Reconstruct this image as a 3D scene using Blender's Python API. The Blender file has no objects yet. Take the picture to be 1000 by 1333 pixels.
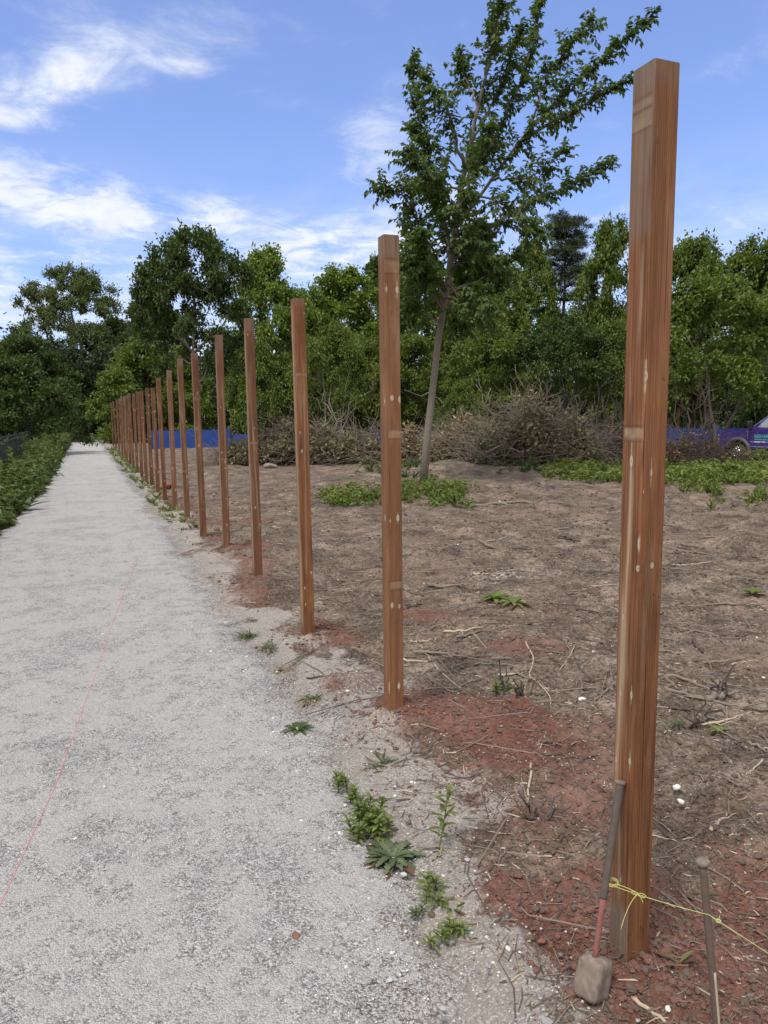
import bpy, math
import numpy as np
from mathutils import Matrix, Vector

S = bpy.context.scene
COL = S.collection
rng = np.random.default_rng(7)

# ------------------------------------------------------------------ camera
FPX, PITCH, YAW, ROLL, CAMH = 963.0, .1277, .3746, -.0129, 1.6      # focal length in photo pixels, photo 1000 x 1333
FW = np.array([math.sin(YAW)*math.cos(PITCH), math.cos(YAW)*math.cos(PITCH), -math.sin(PITCH)])
_rt = np.array([math.cos(YAW), -math.sin(YAW), 0.]); _up = np.cross(_rt, FW)
RT = _rt*math.cos(ROLL)+_up*math.sin(ROLL); UP = -_rt*math.sin(ROLL)+_up*math.cos(ROLL)
cam = bpy.data.cameras.new('camera'); camo = bpy.data.objects.new('camera', cam); COL.objects.link(camo)
cam.sensor_fit = 'VERTICAL'; cam.sensor_height = 24; cam.lens = 24*FPX/1333
cam.clip_start = .05; cam.clip_end = 3000
camo.matrix_world = Matrix(((RT[0], UP[0], -FW[0], 0), (RT[1], UP[1], -FW[1], 0), (RT[2], UP[2], -FW[2], CAMH), (0, 0, 0, 1)))
S.camera = camo

# ------------------------------------------------------------------ light
SUN_DIR = np.array([-.40, -.30, .86]); SUN_DIR /= np.linalg.norm(SUN_DIR)
sun = bpy.data.lights.new('sun', 'SUN'); sun.energy = 2.5; sun.angle = math.radians(14); sun.color = (1, .95, .88)
suno = bpy.data.objects.new('sun', sun); COL.objects.link(suno)
suno.rotation_euler = Vector(-SUN_DIR).to_track_quat('-Z', 'Y').to_euler()
S.view_settings.view_transform = 'Standard'; S.view_settings.look = 'None'
S.view_settings.gamma = 1; S.view_settings.use_curve_mapping = False
S.view_settings.exposure = .30
S.cycles.max_bounces = 6; S.cycles.transparent_max_bounces = 6; S.cycles.diffuse_bounces = 3

class NT:
    """tiny node-tree writer"""
    def __init__(s, t): s.t = t; t.nodes.clear()
    def n(s, typ, **kw):
        nd = s.t.nodes.new(typ)
        ins = kw.pop('ins', {})
        for k, v in kw.items(): setattr(nd, k, v)
        for k, v in ins.items(): s.set(nd.inputs[k], v)
        return nd
    def set(s, sock, v):
        if isinstance(v, bpy.types.NodeSocket): s.t.links.new(v, sock)
        else:
            if hasattr(sock.default_value, '__len__') and len(sock.default_value) == 4 and len(v) == 3: v = (*v, 1)
            sock.default_value = v
    def m(s, op, a, b=0., c=0., clamp=False):
        nd = s.t.nodes.new('ShaderNodeMath'); nd.operation = op; nd.use_clamp = clamp
        s.set(nd.inputs[0], a); s.set(nd.inputs[1], b); s.set(nd.inputs[2], c)
        return nd.outputs[0]
    def vm(s, op, a, b=(0, 0, 0)):
        nd = s.t.nodes.new('ShaderNodeVectorMath'); nd.operation = op
        s.set(nd.inputs[0], a)
        if op == 'SCALE': s.set(nd.inputs['Scale'], b)
        else: s.set(nd.inputs[1], b)
        return nd.outputs['Value'] if op in ('DOT_PRODUCT', 'LENGTH') else nd.outputs[0]
    def mix(s, f, a, b, blend='MIX'):
        nd = s.t.nodes.new('ShaderNodeMix'); nd.data_type = 'RGBA'; nd.blend_type = blend; nd.clamp_factor = True
        s.set(nd.inputs[0], f); s.set(nd.inputs[6], a); s.set(nd.inputs[7], b)
        return nd.outputs[2]
    def ss(s, x, a, b, lo=0., hi=1.):
        nd = s.t.nodes.new('ShaderNodeMapRange'); nd.interpolation_type = 'SMOOTHSTEP'
        s.set(nd.inputs[0], x); nd.inputs[1].default_value = a; nd.inputs[2].default_value = b
        nd.inputs[3].default_value = lo; nd.inputs[4].default_value = hi
        return nd.outputs[0]
    def noise(s, vec, scale, detail=4, rough=.55, dist=0., dim='3D', out=0):
        nd = s.n('ShaderNodeTexNoise', noise_dimensions=dim)
        s.set(nd.inputs['Vector'], vec)
        for k, v in (('Scale', scale), ('Detail', detail), ('Roughness', rough), ('Distortion', dist)): nd.inputs[k].default_value = v
        return nd.outputs[out]
    def vor(s, vec, scale, feature='F1', rnd=1.):
        nd = s.n('ShaderNodeTexVoronoi', feature=feature)
        s.set(nd.inputs['Vector'], vec); nd.inputs['Scale'].default_value = scale; nd.inputs['Randomness'].default_value = rnd
        return nd
    def attr(s, name): return s.n('ShaderNodeAttribute', attribute_name=name).outputs['Fac']
    def ramp(s, f, stops):
        nd = s.t.nodes.new('ShaderNodeValToRGB'); s.set(nd.inputs[0], f); e = nd.color_ramp.elements
        while len(e) < len(stops): e.new(.5)
        for el, (p, c) in zip(e, stops): el.position = p; el.color = (*c, 1)
        return nd.outputs[0]

def pixdir(u, v):
    d = FW+RT*(u-500)/FPX-UP*(v-666.5)/FPX
    return d/np.linalg.norm(d)

W = bpy.data.worlds.new('World'); S.world = W; W.use_nodes = True
t = NT(W.node_tree)
sky = t.n('ShaderNodeTexSky', sky_type='NISHITA', sun_disc=False, sun_elevation=math.asin(SUN_DIR[2]),
          sun_rotation=math.atan2(SUN_DIR[0], SUN_DIR[1]), air_density=1.0, dust_density=.6, ozone_density=2.0)
dirn = t.n('ShaderNodeTexCoord').outputs['Generated']
sep = t.n('ShaderNodeSeparateXYZ', ins={0: dirn})
zz = t.m('ADD', t.m('MAXIMUM', sep.outputs[2], 0.), .10)
pl = t.n('ShaderNodeCombineXYZ', ins={0: t.m('DIVIDE', sep.outputs[0], zz), 1: t.m('DIVIDE', sep.outputs[1], zz), 2: 0.}).outputs[0]
n1 = t.noise(pl, 1.6, 9, .62, .3); n2 = t.noise(pl, 5.5, 8, .65, .6)
blobs = None
def blob(u, v, ru, rv, w, rot=0.):
    """a cloud bank: a soft bump round one direction of the sky"""
    global blobs
    c = pixdir(u, v); a = math.radians(rot)
    h = np.cross(c, [0, 0, 1.]); h /= np.linalg.norm(h); k = np.cross(h, c)
    t1 = (h*math.cos(a)+k*math.sin(a))*FPX/ru; t2 = (-h*math.sin(a)+k*math.cos(a))*FPX/rv
    d = t.vm('SUBTRACT', dirn, tuple(c))
    x = t.vm('DOT_PRODUCT', d, tuple(t1)); y = t.vm('DOT_PRODUCT', d, tuple(t2))
    q = t.m('ADD', t.m('MULTIPLY', x, x), t.m('MULTIPLY', y, y))
    g = t.m('MULTIPLY', t.m('EXPONENT', t.m('MULTIPLY', q, -1.)), w)
    blobs = g if blobs is None else t.m('ADD', blobs, g)
for b in ((70, 108, 90, 22, .62, 14), (14, 146, 40, 15, .85), (130, 68, 60, 26, .36, 18), (248, 86, 34, 11, .45), (120, 268, 170, 26, .85, -4),
          (20, 240, 90, 28, .55), (260, 270, 130, 26, .35), (480, 330, 130, 34, .8, 4), (360, 325, 70, 26, .6), (50, 380, 150, 60, .55), (490, 200, 50, 60, .4),
          (360, 128, 50, 14, .33), (720, 285, 120, 32, .55), (930, 90, 90, 16, .24, 10), (120, 340, 150, 24, .45), (600, 260, 60, 34, .45), (960, 330, 120, 60, .4),
          (200, 20, 330, 50, .22)): blob(*b)
nz = t.m('ADD', t.m('MULTIPLY', n1, .62), t.m('MULTIPLY', n2, .38))
cl = t.m('MULTIPLY', blobs, t.ss(nz, .33, .62, .12, 1.25))
cl = t.ss(t.m('ADD', cl, t.m('MULTIPLY', t.ss(nz, .47, .70), .26)), .06, 1.02)
low = t.ss(sep.outputs[2], .36, .04, 0., .72)
cl = t.m('MAXIMUM', cl, t.m('MULTIPLY', low, t.ss(n1, .3, .6)))
# unseen bright cloud added overhead and behind the viewer to soften the light
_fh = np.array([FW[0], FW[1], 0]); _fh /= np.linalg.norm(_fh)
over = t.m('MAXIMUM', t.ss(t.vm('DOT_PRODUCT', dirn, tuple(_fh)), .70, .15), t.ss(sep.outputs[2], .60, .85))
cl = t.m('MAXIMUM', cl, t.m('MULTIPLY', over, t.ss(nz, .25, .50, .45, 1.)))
skyc = t.mix(.16, t.mix(1., sky.outputs[0], (.90, .97, 1.32), 'MULTIPLY'), (3.6, 4.6, 7.2))
cloudc = t.mix(t.ss(n2, .35, .65), (4.9, 5.3, 6.2), (6.0, 6.25, 6.8))
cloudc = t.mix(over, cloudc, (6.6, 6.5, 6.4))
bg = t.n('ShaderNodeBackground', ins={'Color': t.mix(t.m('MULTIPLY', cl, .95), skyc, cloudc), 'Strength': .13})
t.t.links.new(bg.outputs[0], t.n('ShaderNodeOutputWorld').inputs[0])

# ------------------------------------------------------------------ helpers
class MB:
    def __init__(s): s.v = []; s.f = []; s.m = []; s.n = 0; s.a = {}
    def add(s, V, F, mi=0):
        V = np.asarray(V, np.float32).reshape(-1, 3); F = np.asarray(F, np.int64)
        s.v.append(V); s.f.append(F+s.n); s.m.append(np.full(len(F), mi)); s.n += len(V); return s
    def build(s, name, mats, parent=None, smooth=True, attrs=None, loc=None):
        me = bpy.data.meshes.new(name)
        V = np.concatenate(s.v)
        me.vertices.add(len(V)); me.vertices.foreach_set('co', V.ravel().astype(np.float32))
        tot = np.concatenate([np.full(len(f), f.shape[1]) for f in s.f])
        idx = np.concatenate([f.ravel() for f in s.f])
        me.loops.add(len(idx)); me.loops.foreach_set('vertex_index', idx.astype(np.int32))
        me.polygons.add(len(tot)); st = np.concatenate([[0], np.cumsum(tot)[:-1]])
        me.polygons.foreach_set('loop_start', st.astype(np.int32))
        me.polygons.foreach_set('material_index', np.concatenate(s.m).astype(np.int32))
        me.polygons.foreach_set('use_smooth', np.full(len(tot), smooth))
        for k, a in (attrs or {}).items():
            me.attributes.new(k, 'FLOAT', 'POINT').data.foreach_set('value', np.asarray(a, np.float32).ravel())
        me.update(calc_edges=True); me.validate()
        for m in (mats if isinstance(mats, (list, tuple)) else [mats]): me.materials.append(m)
        o = bpy.data.objects.new(name, me); COL.objects.link(o)
        if parent: o.parent = parent
        if loc is not None: o.location = loc
        return o

def tag(o, label=None, cat=None, group=None, kind=None):
    for k, v in (('label', label), ('category', cat), ('group', group), ('kind', kind)):
        if v: o[k] = v
    return o
def empty(name, loc, label, cat, group=None, rz=0.):
    o = bpy.data.objects.new(name, None); COL.objects.link(o); o.location = loc; o.rotation_euler = (0, 0, rz)
    o.empty_display_size = .2
    return tag(o, label, cat, group)

def nrm(a): return a/np.maximum(np.linalg.norm(a, axis=-1, keepdims=True), 1e-9)
def tube(P, R, k=5, caps=True):
    P = np.asarray(P, float); n = len(P); R = np.broadcast_to(np.asarray(R, float), (n,))
    T = nrm(np.gradient(P, axis=0)); ref = np.array([.31, .17, .93]) if abs(T[0] @ [.31, .17, .93]) < .9 else np.array([.9, -.3, .1])
    A = nrm(np.cross(T, ref)); B = np.cross(T, A)
    an = np.arange(k)*2*np.pi/k
    V = P[:, None]+R[:, None, None]*(A[:, None]*np.cos(an)[None, :, None]+B[:, None]*np.sin(an)[None, :, None])
    i = np.arange(n-1)[:, None]*k; j = np.arange(k)[None]; j2 = (j+1) % k
    F = np.stack([i+j, i+j2, i+k+j2, i+k+j], -1).reshape(-1, 4)
    V = V.reshape(-1, 3)
    if caps:
        V = np.concatenate([V, P[:1], P[-1:]]); c0 = n*k
        q = np.arange(k); q2 = (q+1) % k
        F3 = np.concatenate([np.stack([q2, q, np.full(k, c0)], -1), np.stack([(n-1)*k+q, (n-1)*k+q2, np.full(k, c0+1)], -1)])
        return V, F, F3
    return V, F, None
def addtube(mb, P, R, k=5, mi=0):
    V, F, F3 = tube(P, R, k); b = mb.n; mb.add(V, F, mi); mb.f.append(F3+b); mb.m.append(np.full(len(F3), mi))
def bez(a, b, n=7, sag=0., side=None):
    a = np.asarray(a, float); b = np.asarray(b, float); s = np.linspace(0, 1, n)[:, None]
    c = (a+b)/2+np.array([0, 0, sag])+(0 if side is None else np.asarray(side))
    return (1-s)**2*a+2*s*(1-s)*c+s*s*b
def leaves(mb, P, D, N, L, Wd, fold=.25, droop=.15, mi=0):
    """two triangles per leaf, folded along the midrib"""
    P = np.asarray(P, float); n = len(P)
    if n == 0: return
    D = nrm(D); Sx = nrm(np.cross(D, N)); N = np.cross(Sx, D)
    L = np.broadcast_to(L, (n,))[:, None]; Wd = np.broadcast_to(Wd, (n,))[:, None]
    mid = P+D*L*.45
    V = np.stack([P, mid+Sx*Wd/2+N*Wd*fold, P+D*L-N*L*droop, mid-Sx*Wd/2+N*Wd*fold], 1).reshape(-1, 3)
    b = np.arange(n)[:, None]*4
    F = np.concatenate([b+[0, 1, 2], b+[0, 2, 3]])
    mb.add(V, F, mi)
def rdir(n, r=None):
    return nrm((r or rng).normal(size=(n, 3)))
def boxv(sx, sy, sz, c=(0, 0, 0), bev=0.):
    """box with chamfered edges"""
    if bev <= 0:
        V = np.array([[x, y, z] for x in (-1, 1) for y in (-1, 1) for z in (-1, 1)], float)*[sx/2, sy/2, sz/2]+c
        return V, np.array([[0, 1, 3, 2], [4, 6, 7, 5], [0, 4, 5, 1], [2, 3, 7, 6], [0, 2, 6, 4], [1, 5, 7, 3]])
    import bmesh
    bm = bmesh.new(); bmesh.ops.create_cube(bm, size=1.)
    for v in bm.verts: v.co = Vector((v.co.x*sx, v.co.y*sy, v.co.z*sz))
    bmesh.ops.bevel(bm, geom=bm.edges[:], offset=bev, segments=2, profile=.5, affect='EDGES')
    bmesh.ops.triangulate(bm, faces=bm.faces[:])
    bm.verts.index_update()
    V = np.array([v.co[:] for v in bm.verts])+c; F = np.array([[v.index for v in f.verts] for f in bm.faces]); bm.free()
    return V, F
def addbox(mb, sx, sy, sz, c=(0, 0, 0), bev=0., mi=0, rot=None):
    V, F = boxv(sx, sy, sz, (0, 0, 0), bev)
    if rot is not None: V = V @ np.asarray(rot).T
    mb.add(V+np.asarray(c), F, mi)
def rotz(a): return np.array([[math.cos(a), -math.sin(a), 0], [math.sin(a), math.cos(a), 0], [0, 0, 1.]])

# value noise
_tab = np.random.default_rng(3).random((256, 256))
def vn(x, y):
    xi = np.floor(x).astype(int); yi = np.floor(y).astype(int); fx = x-xi; fy = y-yi
    fx = fx*fx*(3-2*fx); fy = fy*fy*(3-2*fy)
    a = _tab[xi & 255, yi & 255]; b = _tab[(xi+1) & 255, yi & 255]; c = _tab[xi & 255, (yi+1) & 255]; d = _tab[(xi+1) & 255, (yi+1) & 255]
    return (a*(1-fx)+b*fx)*(1-fy)+(c*(1-fx)+d*fx)*fy
def fbm(x, y, o=4, g=.5):
    s = 0; a = 1; tt = 0
    for i in range(o):
        s = s+a*vn(x*2**i+17.3*i, y*2**i+5.1*i); tt += a; a *= g
    return s/tt
def sst(a, b, x): q = np.clip((x-a)/(b-a), 0, 1); return q*q*(3-2*q)

# ------------------------------------------------------------------ terrain
def ray(u, v):
    return FW+RT*(u-500)/FPX-UP*(v-666.5)/FPX
def flat(u, v, z=0.):
    d = ray(u, v); k = (z-CAMH)/d[2]; return d*k+[0, 0, CAMH]
def proj(P):
    q = np.asarray(P, float)-[0, 0, CAMH]; d = q @ FW
    return np.stack([500+FPX*(q @ RT)/d, 666.5-FPX*(q @ UP)/d], -1)

POST_TB = [((848, 88), (818, 1237)), ((511, 308), (513, 932)), ((392, 390), (401, 828)), ((325, 415), (336, 757)), ((283, 436), (295, 718)), ((256, 460), (265, 700)),
           ((236, 467), (244, 678)), ((220, 482), (228, 661)), ((208, 492), (215, 650)), ((199, 505), (206, 641)), ((191, 505), (198, 634)), ((184.5, 509), (191, 628)),
           ((178, 510), (185, 621)), ((173, 512.5), (179, 614)), ((169, 512), (174, 609)), ((165, 514), (170, 605)), ((161.6, 516), (166, 600)), ((158, 516), (163, 597)),
           ((154, 519), (159.5, 593)), ((150, 520.5), (155.5, 589)), ((146.6, 522.5), (151.5, 585)), ((143.4, 523.5), (148, 581))]
POSTS = [flat(*b) for a, b in POST_TB]
PX = np.array([p[0] for p in POSTS]); PY = np.array([p[1] for p in POSTS])
def xr(y): return np.interp(y, [-6, 1.2, 3.4, 6, 9.7, 15, 30, 70], [.55, .80, 1.08, .92, .98, 1.0, .85, .6])
def xl(y): return np.interp(y, [-6, 12.3, 18.6, 70], [-1.5, -1.38, -1.12, -1.55])
MOUNDS = [(1.90, 3.22, .46, .11), (1.38, 4.12, .24, .03), (1.62, 3.60, .28, .04), (2.45, 5.5, .42, .02), (2.75, 4.35, .30, .02), (1.62, 5.35, .26, .03)]
def masks(x, y):
    w = fbm(x*2.2, y*2.2, 4)-.5; w2 = fbm(x*.55+9, y*.55, 3)-.5
    s = x-xr(y)+w*.42+w2*.35
    grav = sst(.30, -.26, s)*sst(-.12, .1, x-xl(y)+w*.3)
    tan = sst(.60, .30, s+w*.6)*(1-grav)*sst(-.15, .1, x-xl(y))*sst(.25, .42, fbm(x*3+3, y*3+8, 3)+.1)
    red = np.zeros_like(x)
    for mx, my, r, h in MOUNDS:
        d = np.hypot((x-mx)*.9, (y-my)*1.1)/r
        red = np.maximum(red, sst(1.10, .45, d+w*1.5)*(1. if h > .035 else .62))
    for px_, py_ in zip(PX, PY):
        d = np.hypot(x-px_-.22, (y-py_)*.8)/.34; red = np.maximum(red, .62*sst(1.2, .4, d+w*1.5))
    fg = sst(.16, -.16, y-(2.16-.45*(x-1.5))+w*.9)*sst(1.08, 1.32, x+w*.5)*sst(3.6, 2.8, x); red = np.maximum(red, fg)
    strip = sst(1.1, .2, np.abs(x-1.75-.2*np.sin(y*.7)))*sst(.48, .64, fbm(x*.8+40, y*.8+4, 3))*sst(40, 15, y)
    red = np.clip(np.maximum(red, .55*strip), 0, 1)*(1-.9*grav)
    tan = np.clip(tan*(1-.8*red), 0, 1)
    ash = np.exp(-(((x-4.0)/.55)**2+((y-6.5)/.22)**2))*sst(.42, .62, fbm(x*5, y*5, 3))
    return grav, tan, red, ash
def gz(x, y, want=False):
    x = np.asarray(x, float); y = np.asarray(y, float)
    grav, tan, red, ash = masks(x, y)
    soil = 1-np.maximum(grav, .75*tan)
    far = 1/(1+np.hypot(x, y)/14)
    z = (fbm(x*.35, y*.35, 3)-.5)*.16*soil
    z = z+(fbm(x*1.6+5, y*1.6, 4)-.5)*.17*soil
    z = z+(fbm(x*7+5, y*7, 3)-.5)*.095*soil*far
    z = z+(fbm(x*26+1, y*26, 3)-.5)*.046*soil*far
    # shallow machine ruts across the cleared field
    z = z+.045*soil*np.sin(y*3.1+.5*x+3*fbm(x*.3, y*.3, 2))*sst(2.2, 4.5, x)*sst(26, 14, y)
    for mx, my, r, h in MOUNDS: z = z+h*np.exp(-((x-mx)**2+(y-my)**2)/(r*r*.55))*soil
    for px_, py_ in zip(PX[:12], PY[:12]): z = z+(.03+.03*vn(x*30, y*30))*np.exp(-((x-px_-.04)**2+(y-py_)**2)/.022)
    for bx, by, br, bh in ((9.6, 19.2, 1.3, .28), (7.6, 12.6, .9, .14), (11.8, 17.8, 1.6, .15)):
        z = z+bh*np.exp(-((x-bx)**2+((y-by)*1.4)**2)/(br*br))
    z = z-.45*sst(15, 22, x)
    z = z-.05*grav
    return z
def g(u, v):
    """the spot of ground seen at a photo pixel"""
    p = flat(u, v)
    for _ in range(4): p = flat(u, v, float(gz(p[0], p[1])))
    return p
def onray(u, v, dist):
    d = ray(u, v); return d*dist/np.hypot(d[0], d[1])+[0, 0, CAMH]

# ------------------------------------------------------------------ materials
def newmat(name):
    m = bpy.data.materials.new(name); m.use_nodes = True; t = NT(m.node_tree)
    out = t.n('ShaderNodeOutputMaterial'); return m, t, out
def principled(t, out, col, rough=.7, bump=None, bstr=.3, bdist=.01, **kw):
    b = t.n('ShaderNodeBsdfPrincipled'); t.set(b.inputs['Base Color'], col); t.set(b.inputs['Roughness'], rough)
    for k, v in kw.items(): t.set(b.inputs[k.replace('_', ' ')], v)
    if bump is not None:
        bn = t.n('ShaderNodeBump', ins={'Height': bump, 'Strength': bstr, 'Distance': bdist}); t.t.links.new(bn.outputs[0], b.inputs['Normal'])
    t.t.links.new(b.outputs[0], out.inputs[0]); return b
def simple(name, col, rough=.6, metal=0., var=.15, scale=20., coat=0.):
    m, t, out = newmat(name); p = t.n('ShaderNodeTexCoord').outputs['Object']
    f = t.noise(p, scale, 5)
    c = t.mix(f, tuple(c*(1-var) for c in col), tuple(min(1, c*(1+var)) for c in col))
    principled(t, out, c, rough, f, .15, .004, Metallic=metal, Coat_Weight=coat); return m

def ground_mat():
    m, t, out = newmat('ground_surface')
    P = t.n('ShaderNodeNewGeometry').outputs['Position']
    grav, tan, red, ash = t.attr('grav'), t.attr('tan'), t.attr('red'), t.attr('ash')
    # crushed limestone
    v1 = t.vor(P, 170); v2 = t.vor(P, 80); v3 = t.vor(P, 400)
    c1 = t.n('ShaderNodeSeparateColor', ins={0: v1.outputs['Color']}).outputs[0]
    c2 = t.n('ShaderNodeSeparateColor', ins={0: v2.outputs['Color']}).outputs[1]
    c3 = t.n('ShaderNodeSeparateColor', ins={0: v3.outputs['Color']}).outputs[0]
    sp = t.m('ADD', t.m('MULTIPLY', c1, .55), t.m('MULTIPLY', c3, .45))
    stone = t.ramp(sp, ((.1, (.14, .14, .142)), (.35, (.25, .25, .25)), (.6, (.37, .367, .36)), (.9, (.68, .67, .65))))
    stone = t.mix(t.m('MULTIPLY', t.ss(c2, .90, .94), .7), stone, (.62, .61, .59))
    pat = t.noise(P, 1.5, 6, .62); pat2 = t.noise(P, 6.5, 5, .65); pat3 = t.noise(P, 26, 4, .6)
    pt = t.m('ADD', t.m('ADD', t.m('MULTIPLY', pat, .38), t.m('MULTIPLY', pat2, .46)), t.m('MULTIPLY', pat3, .2))
    dustf = t.ss(pt, .465, .55)
    dust = t.mix(pat3, (.41, .40, .382), (.54, .527, .503))
    dust = t.mix(t.m('MULTIPLY', t.ss(sp, .55, .2), .42), dust, (.24, .24, .245))
    gv = t.mix(t.m('MULTIPLY', dustf, .8), stone, dust)
    gv = t.mix(t.m('MULTIPLY', t.ss(pat, .50, .36), .25), gv, t.mix(1., gv, (.72, .73, .76), 'MULTIPLY'))
    gb = t.m('ADD', t.m('MULTIPLY', v1.outputs['Distance'], -1.), t.m('MULTIPLY', v3.outputs['Distance'], -.5))
    # bare soil with chips
    s1 = t.noise(P, 2.2, 8, .7); s2 = t.noise(P, 38, 6, .7); s3 = t.noise(P, .45, 4, .6)
    sx = t.m('ADD', t.m('MULTIPLY', s1, .5), t.m('MULTIPLY', s2, .5))
    soil = t.ramp(sx, ((.34, (.026, .019, .015)), (.44, (.078, .058, .044)), (.52, (.185, .140, .106)), (.64, (.37, .29, .23))))
    soil = t.mix(t.m('MULTIPLY', t.ss(s3, .48, .66), .45), soil, (.20, .135, .10))
    vc = t.vor(t.vm('MULTIPLY', P, (1., 1.7, 1.)), 62)
    chip = t.m('MULTIPLY', t.ss(t.n('ShaderNodeSeparateColor', ins={0: vc.outputs['Color']}).outputs[0], .88, .93), t.ss(vc.outputs['Distance'], .45, .25))
    soil = t.mix(t.m('MULTIPLY', chip, .75), soil, (.34, .27, .215))
    rd = t.ramp(sx, ((.30, (.058, .027, .020)), (.46, (.140, .064, .047)), (.58, (.215, .108, .083)), (.8, (.32, .205, .17))))
    tn = t.mix(t.noise(P, 12, 6, .7), (.215, .183, .155), (.385, .345, .305))
    tn = t.mix(t.m('MULTIPLY', t.ss(c1, .72, .85), .6), tn, (.52, .50, .48))
    tn = t.mix(t.m('MULTIPLY', t.ss(c3, .2, .08), .5), tn, (.12, .10, .09))
    drk = t.noise(t.vm('MULTIPLY', P, (.8, 1.6, 1.)), 1.9, 5, .7); soil = t.mix(t.m('MULTIPLY', t.ss(drk, .52, .64), .62), soil, (.045, .033, .028))
    c = t.mix(t.ss(t.m('ADD', red, t.m('MULTIPLY', t.m('SUBTRACT', s2, .5), .9)), .25, .75), soil, rd)
    c = t.mix(t.ss(t.m('ADD', tan, t.m('MULTIPLY', t.m('SUBTRACT', s2, .5), 1.1)), .25, .75), c, tn)
    c = t.mix(t.m('MULTIPLY', ash, t.ss(s2, .45, .6)), c, (.50, .49, .47))
    # fine gravel scattered thinner and thinner beyond the edge
    gm = t.ss(t.m('ADD', grav, t.m('ADD', t.m('MULTIPLY', t.m('SUBTRACT', c1, .5), .75), t.m('MULTIPLY', t.m('SUBTRACT', pat2, .5), 1.2))), .25, .75)
    c = t.mix(gm, c, gv)
    s4 = t.noise(P, 95, 5, .7)
    soilb = t.m('ADD', t.m('MULTIPLY', s2, 2.2), s4)
    h = t.n('ShaderNodeMix', data_type='FLOAT', ins={0: gm, 2: soilb, 3: gb}).outputs[0]
    principled(t, out, c, .93, h, .85, .008, Specular_IOR_Level=.15)
    return m
M_GROUND = ground_mat()

def grid_obj(name, X, Y, Z, label_kind='structure', attrs=None):
    nx, ny = X.shape
    i = np.arange(nx-1)[:, None]*ny; j = np.arange(ny-1)[None]
    F = np.stack([i+j, i+ny+j, i+ny+j+1, i+j+1], -1).reshape(-1, 4)
    mb = MB().add(np.stack([X, Y, Z], -1).reshape(-1, 3), F)
    return tag(mb.build(name, M_GROUND, attrs=attrs), kind=label_kind)

sx = np.linspace(-1, 1, 860); sy = np.linspace(-1, 1, 900)
gx = 2.2+1.5*np.sinh(sx*6.0); gy = 3.2+1.5*np.sinh(sy*6.0)
X, Y = np.meshgrid(gx, gy, indexing='ij')
gr, tn_, rd_, as_ = masks(X, Y)
grid_obj('ground', X, Y, gz(X, Y), attrs=dict(grav=gr, tan=tn_, red=rd_, ash=as_))
# gravel path: its own sheet, a little crowned, its edges running out under the soil
ys = np.concatenate([np.arange(-5, 8, .03), np.arange(8, 25, .08), np.arange(25, 70, .3)])
ws = np.linspace(0, 1, 110)
Yp = np.repeat(ys[None], len(ws), 0); lo = xl(ys)-.25; hi = xr(ys)+.12; Xp = lo+(hi-lo)*ws[:, None]
ed = np.minimum(Xp-xl(Yp), xr(Yp)-Xp)+(fbm(Xp*3, Yp*3, 3)-.5)*.3
Zp = -.05+.036*sst(-.12, .14, ed)+.012*sst(0, .8, ed)+(fbm(Xp*1.3, Yp*1.3, 3)-.5)*.014+(fbm(Xp*9, Yp*9, 3)-.5)*.006
Zp = np.where(ws[:, None] == 0, -.2, np.where(ws[:, None] == 1, -.2, Zp))
grid_obj('path', Xp, Yp, Zp, attrs=dict(zip(('grav', 'tan', 'red', 'ash'), masks(Xp, Yp))))
def pz(x, y): return max(float(gz(x, y)), -.012)

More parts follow.
